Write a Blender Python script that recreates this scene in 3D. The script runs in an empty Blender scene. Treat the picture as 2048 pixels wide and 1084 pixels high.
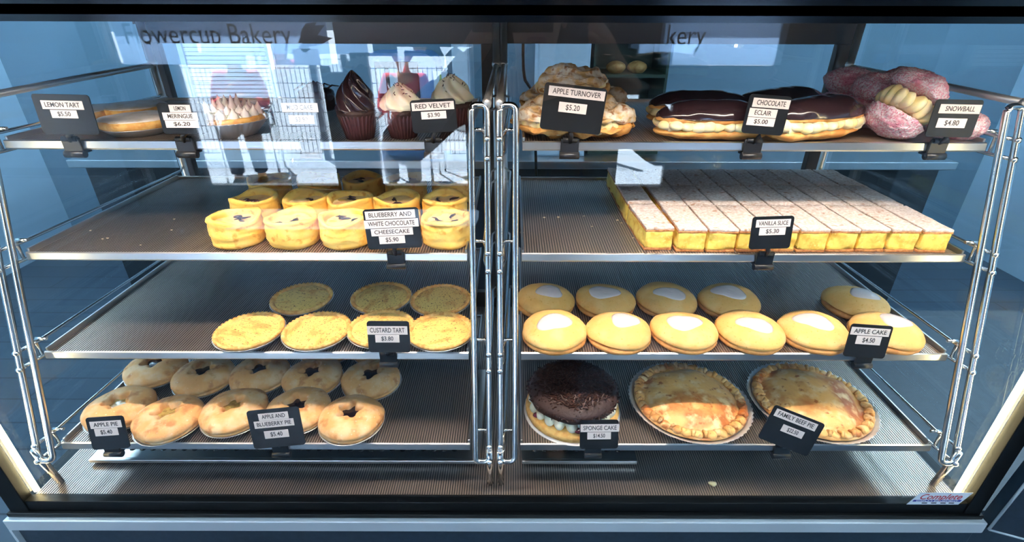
import bpy, bmesh, math, random
from mathutils import Vector, Matrix, noise
PI = math.pi
S = bpy.context.scene
COL = S.collection

# ------------------------------------------------------------------ camera
FPX = 1007.6
PITCH = math.radians(27.37)
ROLL = math.radians(0.15)
CAM = Vector((0, 0, 1.5))
_r = Vector((1, 0, 0))
_u = Vector((0, math.sin(PITCH), math.cos(PITCH)))
FWD = Vector((0, math.cos(PITCH), -math.sin(PITCH)))
RIGHT = _r * math.cos(ROLL) + _u * math.sin(ROLL)
UP = _u * math.cos(ROLL) - _r * math.sin(ROLL)
cd = bpy.data.cameras.new('camera')
cd.sensor_width = 36
cd.lens = 36 * FPX / 2048
cd.clip_start = 0.02
cam = bpy.data.objects.new('camera', cd)
COL.objects.link(cam)
mw = Matrix.Identity(4)
for i in range(3):
    mw[i][0] = RIGHT[i]; mw[i][1] = UP[i]; mw[i][2] = -FWD[i]; mw[i][3] = CAM[i]
cam.matrix_world = mw
S.camera = cam

# ------------------------------------------------------------------ sky, sun, exposure
S.view_settings.view_transform = 'Standard'
S.view_settings.look = 'None'
S.view_settings.exposure = 0.1
S.view_settings.gamma = 1.0
S.view_settings.use_curve_mapping = False
W = bpy.data.worlds.new('sky'); S.world = W
W.use_nodes = True
bg = W.node_tree.nodes['Background']
bg.inputs[0].default_value = (0.50, 0.74, 1.0, 1)
bg.inputs[1].default_value = 2.2
sd = bpy.data.lights.new('sun', 'SUN')
sd.energy = 125.0
sd.angle = math.radians(0.6)
sd.color = (0.86, 0.94, 1.0)
sun = bpy.data.objects.new('sun', sd)
COL.objects.link(sun)
sun.rotation_euler = Vector((0.35, 0.45, -1.0)).to_track_quat('-Z', 'Y').to_euler()

# ------------------------------------------------------------------ pixel helpers (photograph frame)
def ray(px, py):
    return (FWD * FPX + RIGHT * (px - 1024) + UP * (542 - py)).normalized()
def on_y(px, py, y):
    d = ray(px, py); return CAM + d * ((y - CAM.y) / d.y)
def on_z(px, py, z):
    d = ray(px, py); return CAM + d * ((z - CAM.z) / d.z)
def depth_of(p):
    return (Vector(p) - CAM).dot(FWD)

YG = 0.498                      # plane of the front glass
def refl(px, py, Y):
    """point at world Y whose mirror image in the front glass shows at this pixel"""
    p = on_y(px, py, 2*YG-Y); return Vector((p.x, Y, p.z))
# ------------------------------------------------------------------ objects
def tag(o, label=None, cat=None, group=None, kind=None):
    if label: o['label'] = label
    if cat: o['category'] = cat
    if group: o['group'] = group
    if kind: o['kind'] = kind
    return o
def empty(name, loc=(0, 0, 0), rz=0.0):
    o = bpy.data.objects.new(name, None); COL.objects.link(o)
    o.location = loc; o.rotation_euler = (0, 0, rz)
    o.empty_display_size = 0.02
    return o
def copy_tree(o, parent=None):
    c = o.copy(); COL.objects.link(c)
    if parent: c.parent = parent
    for ch in list(o.children): copy_tree(ch, c)
    return c

class MB:
    """one mesh being assembled"""
    def __init__(s): s.bm = bmesh.new()
    def box(s, x0, x1, y0, y1, z0, z1, bev=0.0, M=None):
        r = bmesh.ops.create_cube(s.bm, size=1.0)
        vs = r['verts']
        for v in vs:
            v.co = Vector(((x0+x1)/2 + v.co.x*(x1-x0), (y0+y1)/2 + v.co.y*(y1-y0), (z0+z1)/2 + v.co.z*(z1-z0)))
        if bev > 0:
            es = list({e for v in vs for e in v.link_edges})
            r2 = bmesh.ops.bevel(s.bm, geom=es, offset=bev, segments=2, affect='EDGES', profile=0.5)
            vs = list({v for f in r2['faces'] for v in f.verts} | {v for v in vs if v.is_valid})
        if M is not None:
            for v in vs: v.co = M @ v.co
        return s
    def tube(s, pts, r, seg=10, caps=True, closed=False):
        pts = [Vector(p) for p in pts]
        n = len(pts); rings = []
        up = Vector((0.31, 0.17, 0.93))
        for i, p in enumerate(pts):
            a = pts[(i-1) % n] if (i > 0 or closed) else p
            b = pts[(i+1) % n] if (i < n-1 or closed) else p
            t = (b - a).normalized()
            if abs(t.dot(up)) > 0.95: up = Vector((0.9, 0.3, 0.1))
            x = t.cross(up).normalized(); y = t.cross(x).normalized()
            rr = r[i] if isinstance(r, (list, tuple)) else r
            rings.append([s.bm.verts.new(p + (x*math.cos(2*PI*k/seg) + y*math.sin(2*PI*k/seg))*rr) for k in range(seg)])
        m = n if closed else n-1
        for i in range(m):
            A, B = rings[i], rings[(i+1) % n]
            for k in range(seg):
                f = s.bm.faces.new((A[k], A[(k+1) % seg], B[(k+1) % seg], B[k])); f.smooth = True
        if caps and not closed:
            s.bm.faces.new(rings[0][::-1]); s.bm.faces.new(rings[-1])
        return s
    def lathe(s, prof, seg=48, mod=None, M=None):
        rings = []
        for i, (r, z) in enumerate(prof):
            if r <= 1e-7:
                v = s.bm.verts.new((0, 0, z)); rings.append([v])
            else:
                ring = []
                for k in range(seg):
                    th = 2*PI*k/seg
                    rr, zz = mod(r, z, th, i) if mod else (r, z)
                    ring.append(s.bm.verts.new((rr*math.cos(th), rr*math.sin(th), zz)))
                rings.append(ring)
        for A, B in zip(rings, rings[1:]):
            for k in range(seg):
                k2 = (k+1) % seg
                if len(A) == 1 and len(B) == 1: continue
                if len(A) == 1: f = s.bm.faces.new((A[0], B[k2], B[k]))
                elif len(B) == 1: f = s.bm.faces.new((A[k], A[k2], B[0]))
                else: f = s.bm.faces.new((A[k], A[k2], B[k2], B[k]))
                f.smooth = True
        if M is not None:
            for ring in rings:
                for v in ring: v.co = M @ v.co
        return s
    def sphere(s, c, rad, sub=3, M=None):
        r = bmesh.ops.create_icosphere(s.bm, subdivisions=sub, radius=1.0)
        rad = Vector(rad) if not isinstance(rad, (int, float)) else Vector((rad, rad, rad))
        for v in r['verts']:
            v.co = Vector((v.co.x*rad.x, v.co.y*rad.y, v.co.z*rad.z))
            if M is not None: v.co = M @ v.co
            v.co += Vector(c)
        for f in {f for v in r['verts'] for f in v.link_faces}: f.smooth = True
        return s
    def extrude_poly(s, pts, d):
        """planar polygon (list of 3D points) given thickness along vector d"""
        d = Vector(d)
        a = [s.bm.verts.new(Vector(p)) for p in pts]
        b = [s.bm.verts.new(Vector(p) + d) for p in pts]
        s.bm.faces.new(a[::-1]); s.bm.faces.new(b)
        for i in range(len(a)):
            j = (i+1) % len(a); s.bm.faces.new((a[i], a[j], b[j], b[i]))
        return s
    def jitter(s, amp, freq, seed=0.0, flt=None):
        s.bm.normal_update()
        o = Vector((seed*7.13, seed*3.7, seed*11.9))
        for v in s.bm.verts:
            w = flt(v.co) if flt else 1.0
            if w: v.co += v.normal * (noise.noise(v.co*freq + o) * amp * w)
        return s
    def build(s, name, m, parent=None, loc=None):
        bmesh.ops.recalc_face_normals(s.bm, faces=s.bm.faces)
        me = bpy.data.meshes.new(name); s.bm.to_mesh(me); s.bm.free()
        me.materials.append(m)
        o = bpy.data.objects.new(name, me); COL.objects.link(o)
        if parent: o.parent = parent
        if loc: o.location = loc
        return o

# ------------------------------------------------------------------ materials
def L(c): return tuple(((x/255.0)/12.92 if x/255.0 <= .04045 else ((x/255.0+.055)/1.055)**2.4) for x in c)
def pm(name, col, rough=0.5, metal=0.0, layers=(), bump=None, coat=0.0, sss=0.0, spec=0.5, stretch=None, emis=None, rnd=True):
    """principled material; layers = (scale, detail, lo, hi, colour) noise-driven colour patches"""
    m = bpy.data.materials.new(name); m.use_nodes = True
    nt = m.node_tree; N = nt.nodes; K = nt.links
    b = N['Principled BSDF']
    b.inputs['Base Color'].default_value = (*col, 1)
    b.inputs['Roughness'].default_value = rough
    b.inputs['Metallic'].default_value = metal
    b.inputs['Specular IOR Level'].default_value = spec
    b.inputs['Coat Weight'].default_value = coat
    if sss:
        b.inputs['Subsurface Weight'].default_value = sss
        b.inputs['Subsurface Radius'].default_value = (0.006, 0.004, 0.002)
    if emis:
        b.inputs['Emission Color'].default_value = (*emis[0], 1); b.inputs['Emission Strength'].default_value = emis[1]
    if layers or bump:
        tc = N.new('ShaderNodeTexCoord'); vec = tc.outputs['Object']
        if stretch:
            mp = N.new('ShaderNodeMapping'); mp.inputs['Scale'].default_value = stretch
            K.new(vec, mp.inputs['Vector']); vec = mp.outputs['Vector']
        if rnd:
            oi = N.new('ShaderNodeObjectInfo'); mu = N.new('ShaderNodeMath'); mu.operation = 'MULTIPLY'
            mu.inputs[1].default_value = 13.0; K.new(oi.outputs['Random'], mu.inputs[0])
            ad = N.new('ShaderNodeVectorMath'); ad.operation = 'ADD'
            K.new(vec, ad.inputs[0]); K.new(mu.outputs[0], ad.inputs[1]); vec = ad.outputs[0]
    cur = None
    for (sc, det, lo, hi, c2) in layers:
        n = N.new('ShaderNodeTexNoise'); n.inputs['Scale'].default_value = sc; n.inputs['Detail'].default_value = det
        K.new(vec, n.inputs['Vector'])
        mr = N.new('ShaderNodeMapRange'); mr.inputs['From Min'].default_value = lo; mr.inputs['From Max'].default_value = hi
        K.new(n.outputs['Fac'], mr.inputs['Value'])
        mx = N.new('ShaderNodeMix'); mx.data_type = 'RGBA'
        K.new(mr.outputs['Result'], mx.inputs['Factor'])
        if cur is None: mx.inputs['A'].default_value = (*col, 1)
        else: K.new(cur, mx.inputs['A'])
        mx.inputs['B'].default_value = (*c2, 1)
        cur = mx.outputs['Result']
    if cur is not None: K.new(cur, b.inputs['Base Color'])
    if bump:
        n = N.new('ShaderNodeTexNoise'); n.inputs['Scale'].default_value = bump[0]; n.inputs['Detail'].default_value = 4
        K.new(vec, n.inputs['Vector'])
        bp = N.new('ShaderNodeBump'); bp.inputs['Strength'].default_value = bump[1]
        bp.inputs['Distance'].default_value = bump[2] if len(bump) > 2 else 0.001
        K.new(n.outputs['Fac'], bp.inputs['Height']); K.new(bp.outputs['Normal'], b.inputs['Normal'])
    return m
def glass_mat(name, tint=(1, 1, 1), base=0.04, k=1.0):
    m = bpy.data.materials.new(name); m.use_nodes = True
    nt = m.node_tree; N = nt.nodes; K = nt.links
    N.remove(N['Principled BSDF']); out = N['Material Output']
    lw = N.new('ShaderNodeLayerWeight'); lw.inputs['Blend'].default_value = 0.5
    p = N.new('ShaderNodeMath'); p.operation = 'POWER'; p.inputs[1].default_value = 5.0
    K.new(lw.outputs['Facing'], p.inputs[0])
    q = N.new('ShaderNodeMath'); q.operation = 'MULTIPLY_ADD'; q.inputs[1].default_value = 1-base; q.inputs[2].default_value = base
    K.new(p.outputs[0], q.inputs[0])
    t = N.new('ShaderNodeBsdfTransparent'); t.inputs[0].default_value = (*tint, 1)
    g = N.new('ShaderNodeBsdfGlossy'); g.inputs['Roughness'].default_value = 0.0
    mx = N.new('ShaderNodeMixShader')
    K.new(q.outputs[0], mx.inputs[0]); K.new(t.outputs[0], mx.inputs[1]); K.new(g.outputs[0], mx.inputs[2])
    K.new(mx.outputs[0], out.inputs['Surface'])
    return m
def glow_mat(name, col, st):
    m = bpy.data.materials.new(name); m.use_nodes = True
    N = m.node_tree.nodes; N.remove(N['Principled BSDF'])
    e = N.new('ShaderNodeEmission'); e.inputs[0].default_value = (*col, 1); e.inputs[1].default_value = st
    m.node_tree.links.new(e.outputs[0], N['Material Output'].inputs['Surface'])
    return m
def brick_mat(name, c1, c2, cm, scale=1.0, bw=0.5, rh=0.25, mortar=0.02, rough=0.6, offset=0.5):
    m = pm(name, c1, rough)
    N = m.node_tree.nodes; K = m.node_tree.links
    tc = N.new('ShaderNodeTexCoord'); b = N.new('ShaderNodeTexBrick')
    b.inputs['Color1'].default_value = (*c1, 1); b.inputs['Color2'].default_value = (*c2, 1); b.inputs['Mortar'].default_value = (*cm, 1)
    b.inputs['Scale'].default_value = scale; b.inputs['Brick Width'].default_value = bw; b.inputs['Row Height'].default_value = rh
    b.inputs['Mortar Size'].default_value = mortar; b.offset = offset
    K.new(tc.outputs['Object'], b.inputs['Vector']); K.new(b.outputs['Color'], N['Principled BSDF'].inputs['Base Color'])
    return m

WARM = (1.0, 0.82, 0.66)
M = {}
M['black'] = pm('black_frame', (0.006, 0.007, 0.009), 0.12)
M['postblack'] = pm('matt_black_post', (0.003, 0.0035, 0.004), 0.45, spec=.25)
M['navy'] = pm('navy_panel', L((38, 54, 68)), 0.45, layers=[(90, 3, .35, .65, L((30, 45, 58)))])
M['steel'] = pm('brushed_steel', (0.62, 0.62, 0.61), 0.30, 1.0, stretch=(3, 90, 90), bump=(6, .12))
M['tray'] = pm('tray_groove', L((112, 108, 106)), 0.30, 0.85)  # dark groove and pale rib tones paint the ribs' shade and light into colour
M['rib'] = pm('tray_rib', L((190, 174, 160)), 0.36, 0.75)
M['ledge'] = pm('satin_steel_ledge', (0.66, 0.70, 0.73), 0.42, 0.35)
M['satin'] = pm('satin_post', (0.78, 0.76, 0.73), 0.34, 0.8)
M['chrome'] = pm('chrome_rod', (0.86, 0.86, 0.85), 0.17, 1.0)
M['trim'] = pm('pale_trim', (0.72, 0.78, 0.82), 0.4, 0.3)
M['glass'] = glass_mat('cabinet_glass', (0.97, 0.99, 1.0), 0.042)
M['glassside'] = glass_mat('side_glass', (0.93, 0.97, 0.98), 0.045)
M['winglass'] = glass_mat('window_glass', (0.96, 0.98, 1.0), 0.04)
M['dframe'] = pm('door_frame', L((74, 66, 62)), 0.4, 0.3)
M['clip'] = pm('black_plastic', (0.012, 0.012, 0.014), 0.35)
M['card'] = pm('black_card', (0.006, 0.007, 0.009), 0.42, spec=.3)
M['paper'] = pm('label_paper', L((222, 211, 206)), 0.6)
M['ink'] = pm('label_ink', L((52, 48, 50)), 0.7)
M['ledside'] = glow_mat('led_side', (1.0, 0.80, 0.42), 30)
M['ledhead'] = glow_mat('led_head', WARM, 12)
M['ceilpanel'] = glow_mat('ceiling_panel_light', (0.62, 0.84, 1.0), 36)
M['ceildim'] = glow_mat('ceiling_panel_dim', (0.64, 0.83, 1.0), 5)
M['floor'] = brick_mat('dark_timber_floor', L((70, 84, 96)), L((58, 72, 86)), L((35, 44, 54)), 1.0, 1.4, 0.14, 0.004, 0.35)
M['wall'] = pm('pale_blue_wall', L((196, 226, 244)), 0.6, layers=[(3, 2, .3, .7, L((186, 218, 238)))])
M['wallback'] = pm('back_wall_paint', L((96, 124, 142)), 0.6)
M['ceil'] = pm('ceiling_paint', L((200, 206, 210)), 0.8)
M['dark'] = pm('dark_pillar', L((30, 32, 36)), 0.5)
M['bricks'] = brick_mat('grey_bricks', L((120, 118, 118)), L((104, 102, 104)), L((60, 60, 62)), 1.0, 0.3, 0.1, 0.008)
M['pave'] = brick_mat('pale_paving', L((214, 220, 226)), L((206, 212, 220)), L((150, 158, 168)), 1.0, 0.6, 0.6, 0.012, 0.8)
M['board'] = pm('sign_board', L((190, 208, 226)), 0.5)
M['wire'] = pm('fence_wire', L((70, 84, 100)), 0.5, 0.3)
# food
M['foil'] = pm('foil', (0.86, 0.85, 0.84), 0.32, 0.65, bump=(300, .15))
M['pastry'] = pm('pie_pastry', L((232, 172, 106)), 0.62, layers=[(38, 6, .45, .64, L((238, 200, 150))), (55, 5, .55, .68, L((200, 136, 78))), (260, 4, .64, .74, L((240, 214, 180)))], bump=(200, .5), sss=.08)
M['shortcrust'] = pm('tart_pastry', L((244, 194, 112)), 0.6, layers=[(110, 4, .42, .60, L((226, 160, 80)))], bump=(240, .4), sss=.08)
M['custard'] = pm('custard', L((246, 208, 118)), 0.42, layers=[(34, 4, .52, .66, L((226, 164, 84))), (300, 3, .60, .65, L((136, 80, 36)))], bump=(60, .2), sss=.1, stretch=(1, 2.0, 1))
M['cake'] = pm('apple_cake_sponge', L((240, 186, 104)), 0.62, layers=[(40, 4, .45, .62, L((244, 198, 124))), (300, 3, .62, .70, L((222, 164, 76)))], bump=(420, .35), sss=.1)
M['cakebase'] = pm('cake_base', L((228, 164, 92)), 0.65, layers=[(110, 4, .4, .65, L((204, 136, 68)))], bump=(320, .4))
M['icing'] = pm('white_icing', L((226, 212, 208)), 0.22, coat=.3, sss=.1)
M['cheesepastry'] = pm('cheesecake_pastry', L((252, 200, 92)), 0.58, layers=[(34, 5, .42, .62, L((254, 212, 118))), (80, 5, .56, .68, L((228, 156, 58)))], bump=(130, .6, .0015), sss=.12)
M['cheese'] = pm('cream_cheese_filling', L((240, 198, 132)), 0.45, sss=.1, layers=[(60, 3, .5, .65, L((226, 170, 120)))])
M['berry'] = pm('blueberry_swirl', L((52, 24, 34)), 0.25, coat=.3)
M['slicecustard'] = pm('slice_custard', L((250, 216, 104)), 0.5, layers=[(90, 5, .48, .66, L((228, 178, 66))), (260, 4, .60, .70, L((252, 228, 140)))], bump=(160, .6, .0015), sss=.15)
M['slicetop'] = pm('sugared_pastry', L((204, 184, 172)), 0.75, layers=[(260, 4, .45, .58, L((228, 214, 206))), (110, 5, .60, .68, L((178, 138, 112)))], bump=(420, .8))
M['slicecrust'] = pm('slice_pastry', L((206, 144, 86)), 0.65, layers=[(220, 4, .4, .65, L((160, 92, 46)))], bump=(300, .5))
M['applefill'] = pm('apple_filling', L((178, 150, 84)), 0.3, coat=.3, layers=[(200, 3, .45, .65, L((140, 108, 50)))])
M['berryfill'] = pm('blueberry_filling', L((26, 16, 22)), 0.2, coat=.4)
M['cream'] = pm('whipped_cream', L((252, 242, 214)), 0.45, sss=.2, bump=(120, .2))
M['creamy'] = pm('piped_cream', L((252, 230, 162)), 0.45, sss=.2, layers=[(60, 3, .4, .62, L((254, 242, 204)))])
M['choux'] = pm('choux_pastry', L((232, 174, 98)), 0.55, layers=[(70, 5, .42, .62, L((204, 134, 62)))], bump=(160, .4))
M['choc'] = pm('chocolate_glaze', L((52, 34, 38)), 0.16, coat=.5)
M['choccake'] = pm('chocolate_cake', L((52, 30, 26)), 0.6, bump=(260, .8))
M['shave'] = pm('chocolate_shavings', L((66, 34, 24)), 0.45, layers=[(300, 3, .4, .65, L((36, 18, 14)))])
M['liner'] = pm('cupcake_liner', L((66, 30, 32)), 0.5, layers=[(60, 3, .5, .8, L((44, 20, 24)))])
M['snow'] = pm('pink_coconut', L((238, 168, 188)), 0.85, layers=[(420, 4, .44, .52, L((246, 226, 232))), (50, 3, .54, .68, L((228, 146, 168))), (480, 3, .62, .68, L((206, 84, 116)))], bump=(480, 1.0, .002))
M['puff'] = pm('puff_pastry', L((226, 184, 122)), 0.62, layers=[(60, 5, .42, .58, L((244, 232, 212))), (90, 5, .56, .68, L((172, 112, 58)))], bump=(200, .8, .0015))
M['lid'] = pm('family_pie_pastry', L((244, 186, 108)), 0.45, layers=[(18, 5, .48, .64, L((190, 108, 44))), (60, 5, .5, .68, L((250, 214, 156))), (110, 5, .60, .70, L((176, 100, 40)))], bump=(90, .8, .002), coat=.1)
M['sponge'] = pm('sponge_cake', L((240, 192, 112)), 0.7, layers=[(160, 4, .4, .65, L((222, 160, 80)))], bump=(420, .5))
M['jam'] = pm('berry_jam', L((92, 14, 34)), 0.15, coat=.5)
M['meringue'] = pm('meringue', L((250, 244, 238)), 0.5, sss=.1)
M['lemonicing'] = pm('lemon_tart_glaze', L((242, 234, 226)), 0.35, layers=[(60, 4, .5, .65, L((224, 208, 186)))])
M['card_white'] = pm('white_cake_board', L((240, 236, 232)), 0.6)
M['red'] = pm('sticker_red', L((200, 40, 60)), 0.5)
M['blue'] = pm('sticker_blue', L((44, 44, 150)), 0.5)
M['white'] = pm('sticker_white', L((232, 236, 242)), 0.4)
M['crumb'] = pm('pastry_crumb', L((240, 218, 180)), 0.7)

# meringue tips are toasted: brown with height on the meringue itself
def toast(m, z0, z1, col):
    N = m.node_tree.nodes; K = m.node_tree.links; b = N['Principled BSDF']
    tc = N.new('ShaderNodeTexCoord'); sp = N.new('ShaderNodeSeparateXYZ'); K.new(tc.outputs['Object'], sp.inputs[0])
    mr = N.new('ShaderNodeMapRange'); mr.inputs['From Min'].default_value = z0; mr.inputs['From Max'].default_value = z1
    K.new(sp.outputs['Z'], mr.inputs['Value'])
    mx = N.new('ShaderNodeMix'); mx.data_type = 'RGBA'; mx.inputs['A'].default_value = b.inputs['Base Color'].default_value
    mx.inputs['B'].default_value = (*col, 1); K.new(mr.outputs['Result'], mx.inputs['Factor']); K.new(mx.outputs['Result'], b.inputs['Base Color'])
toast(M['meringue'], 0.047, 0.054, L((190, 90, 50)))

def text_mesh(txt, size, width, m, parent, Mx, name='lettering', bold=0.0, shear=0.0, mirror=False):
    cu = bpy.data.curves.new(name, 'FONT'); cu.body = txt; cu.size = size; cu.align_x = 'CENTER'; cu.align_y = 'CENTER'
    cu.extrude = 0.0001; cu.offset = bold; cu.shear = shear; cu.resolution_u = 3
    t = bpy.data.objects.new('tmp', cu)
    me = bpy.data.meshes.new_from_object(t)
    xs = [v.co.x for v in me.vertices]
    k = width/max(1e-6, max(xs)-min(xs)) if width else 1.0
    c = (max(xs)+min(xs))/2
    for v in me.vertices:
        v.co.x = (v.co.x-c)*k*(-1 if mirror else 1)
        v.co = Mx @ v.co
    bpy.data.objects.remove(t); bpy.data.curves.remove(cu)
    me.materials.clear(); me.materials.append(m)
    me.name = name
    o = bpy.data.objects.new(name, me); COL.objects.link(o)
    if parent: o.parent = parent
    return o

# ================================================================== THE ROOM
def struct(name, mb, m): return tag(mb.build(name, m), kind='structure')
RX0, RX1, RY0, RY1, RZ = -3.2, 3.2, -3.1, 3.4, 2.9
struct('floor', MB().box(RX0, RX1, RY0, RY1, -0.05, 0.0), M['floor'])
struct('ceiling', MB().box(RX0-.1, RX1+.1, RY0-.1, RY1+.1, RZ, RZ+.05), M['ceil'])
struct('wall_left', MB().box(RX0-.1, RX0, RY0-.1, RY1+.1, 0, RZ), M['wall'])
struct('wall_right', MB().box(RX1, RX1+.1, RY0-.1, RY1+.1, 0, RZ), M['wall'])
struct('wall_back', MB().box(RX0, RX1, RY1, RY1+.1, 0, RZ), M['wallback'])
# shop front: dark piers, glazed openings, brick pier on the right
def rx(px): return refl(px, 250, RY0).x
ZSG = refl(1024, 130, RY0).z; ZST = refl(1024, 6, RY0).z
xa, xb = refl(205, 70, RY0).x, refl(668, 70, RY0).x
xc_, xd_ = refl(1330, 70, RY0).x, refl(1560, 70, RY0).x
wins = [(rx(372), rx(664), .15, ZSG), (rx(740), rx(938), .15, ZSG+.06), (rx(1235), rx(1350), .15, .85)]
f = MB()
xs = [RX0]
for w in wins: xs += [w[0], w[1]]
xs.append(rx(1380))
for a, b in zip(xs[0::2], xs[1::2]): f.box(a, b, RY0-.1, RY0, 0, ZSG)
for a, b, z0, z1 in wins:
    f.box(a, b, RY0-.1, RY0, 0, z0)
    if z1 < ZSG: f.box(a, b, RY0-.1, RY0, z1, ZSG)
f.box(wins[2][0], wins[2][1], RY0-.1, RY0, .50, .70)
f.box(RX0, xa, RY0-.1, RY0, ZSG, ZST).box(xb, wins[1][0], RY0-.1, RY0, ZSG, ZST).box(wins[1][0], wins[1][1], RY0-.1, RY0, ZSG+.06, ZST).box(wins[1][1], xc_, RY0-.1, RY0, ZSG, ZST)
f.box(RX0, RX1, RY0-.1, RY0, ZST, RZ)
struct('wall_front', f, M['dark'])
struct('trim_1', MB().box(rx(1380), RX1, RY0-.1, RY0, 0, ZSG).box(xd_, RX1, RY0-.1, RY0, ZSG, ZST), M['bricks'])
for i, (a, b, z0, z1) in enumerate(wins):
    o = struct('window_%d' % (i+1), MB().box(a, b, RY0-.055, RY0-.045, z0, z1), M['winglass'])
    MB().box(a, b, RY0-.08, RY0-.02, z0, z0+.03).box(a, a+.03, RY0-.08, RY0-.02, z0, z1).box(b-.03, b, RY0-.08, RY0-.02, z0, z1).build('window_frame', M['dark'], o)
struct('ground_outside', MB().box(-30, 30, -45, RY0-.1, -0.06, -0.01), M['pave'])

# unseen ceiling panels, added as fill for the side walls, ledge and sticker
for i, (x, y) in enumerate([(-2.6, 0.4), (2.6, 0.4), (-2.6, 2.3), (2.6, 2.3), (0, 2.6), (-2.3, -2.2), (2.3, -2.2), (-.9, -1.3), (.9, -1.3)]):
    t = tag(empty('ceiling_light', (x, y, RZ)), 'square white ceiling light panel, number %d over the shop floor' % (i+1), 'ceiling light', 'ceiling light panels')
    t['label'] = ['square ceiling light panel left of the counter', 'square ceiling light panel right of the counter', 'square ceiling light panel in the back left corner',
                  'square ceiling light panel in the back right corner', 'square ceiling light panel behind the cabinet by the back wall',
                  'square ceiling light panel by the left front window', 'square ceiling light panel by the brick pier', 'square ceiling light panel behind the photographer, left', 'square ceiling light panel behind the photographer, right'][i]
    MB().box(-.33, .33, -.33, .33, -.02, 0).build('frame', M['trim'], t)
    MB().box(-.30, .30, -.30, .30, -.026, -.02).build('diffuser', M['ceilpanel'] if i in (0, 1, 2, 3, 8) else M['ceildim'], t)

# ================================================================== THE CABINET
CX = -0.0233
XL, XR = -0.7335, 0.687         # outer width at the ledge
GL, GR = -0.700, 0.657          # glass sides
YB = 1.030                      # rear doors
ZD = 0.870                      # deck
ZH = 1.4940                     # underside of head
cab = tag(empty('display_cabinet', (CX, .75, 0.845)), 'glass fronted black bakery display cabinet with steel racks and four levels of shelves', 'display cabinet')
def cpart(name, mb, m, parent=None):
    for v in mb.bm.verts: v.co -= cab.location
    return mb.build(name, m, parent or cab)
# base counter under it
base = tag(empty('counter', (CX, .78, 0)), 'dark navy base counter with a pale steel ledge under the glass cabinet', 'counter')
def bpart(name, mb, m):
    for v in mb.bm.verts: v.co -= base.location
    return mb.build(name, m, base)
bpart('body', MB().box(XL+.004, XR-.004, .484, 1.10, 0.06, 0.822, .002), M['navy'])
bpart('kickboard', MB().box(XL+.03, XR-.03, .52, 1.08, 0, 0.06), M['black'])
bpart('ledge', MB().box(XL, XR, .4775, 1.10, 0.824, 0.845, .0015), M['ledge'])
bpart('corner_trim', MB().box(XL, XL+.004, .478, .486, 0.06, 0.824), M['trim'])
# bottom frame and deck
cpart('bottom_frame', MB().box(XL+.006, XR-.006, .490, .5035, .8455, .871, .001).box(XL+.006, XR-.006, .5035, 1.08, .8455, .858)
      .box(XL+.004, XR-.004, .4835, .490, .8455, .853, .001), M['postblack'])
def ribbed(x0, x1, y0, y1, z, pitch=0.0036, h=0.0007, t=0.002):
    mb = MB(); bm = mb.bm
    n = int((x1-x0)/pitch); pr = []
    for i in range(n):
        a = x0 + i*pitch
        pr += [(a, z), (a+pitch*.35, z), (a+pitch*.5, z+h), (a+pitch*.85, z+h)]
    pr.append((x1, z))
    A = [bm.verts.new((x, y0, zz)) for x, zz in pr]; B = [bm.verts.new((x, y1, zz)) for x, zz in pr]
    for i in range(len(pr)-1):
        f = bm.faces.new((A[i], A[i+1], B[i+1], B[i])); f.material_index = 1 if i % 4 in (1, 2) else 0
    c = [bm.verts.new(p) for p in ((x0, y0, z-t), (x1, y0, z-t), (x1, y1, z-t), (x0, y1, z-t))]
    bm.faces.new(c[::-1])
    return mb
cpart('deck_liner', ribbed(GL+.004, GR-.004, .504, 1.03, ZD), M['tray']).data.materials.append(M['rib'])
# head
cpart('head', MB().box(XL-.3, XR+.3, .486, 1.10, ZH, 1.66, .002).box(XL-.3, XR+.3, .486, .4945, ZH-.0035, ZH+.01), M['black'])
cpart('head_light_strip', MB().box(GL+.02, GR-.02, .506, .518, ZH-.0022, ZH-.0004), M['ledhead'])
ld = bpy.data.lights.new('head_light', 'AREA'); ld.shape = 'RECTANGLE'; ld.size = GR-GL-.04; ld.size_y = .012
ld.energy = 3.9; ld.color = WARM; ld.spread = math.radians(117)
lo_ = bpy.data.objects.new('head_light', ld); COL.objects.link(lo_); lo_.parent = cab
lo_.location = Vector((CX, .512, ZH-.0030)) - cab.location; lo_.rotation_euler = (math.radians(8), 0, 0)
# glass
cpart('front_glass', MB().box(GL, GR, YG-.003, YG+.003, ZD-.006, ZH-.0005), M['glass'])
for X in (GL, GR):
    sg = -1 if X < 0 else 1
    x0, x1 = (X-.004, X) if sg < 0 else (X, X+.004)
    cpart('side_glass', MB().box(x0, x1, .5025, YB, ZD-.01, ZH-.0005), M['glassside'])
    x0, x1 = (XL+.006, X) if sg < 0 else (X, XR-.006)
    cpart('corner_post', MB().box(x0, x1, .488, .5025, .8455, ZH, .001), M['postblack'])
    xs_ = X-.005*sg
    cpart('side_light_strip', MB().tube([(xs_, .507, ZD+.004), (xs_, .507, ZH-.01)], .0036, 8), M['ledside'])
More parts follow.
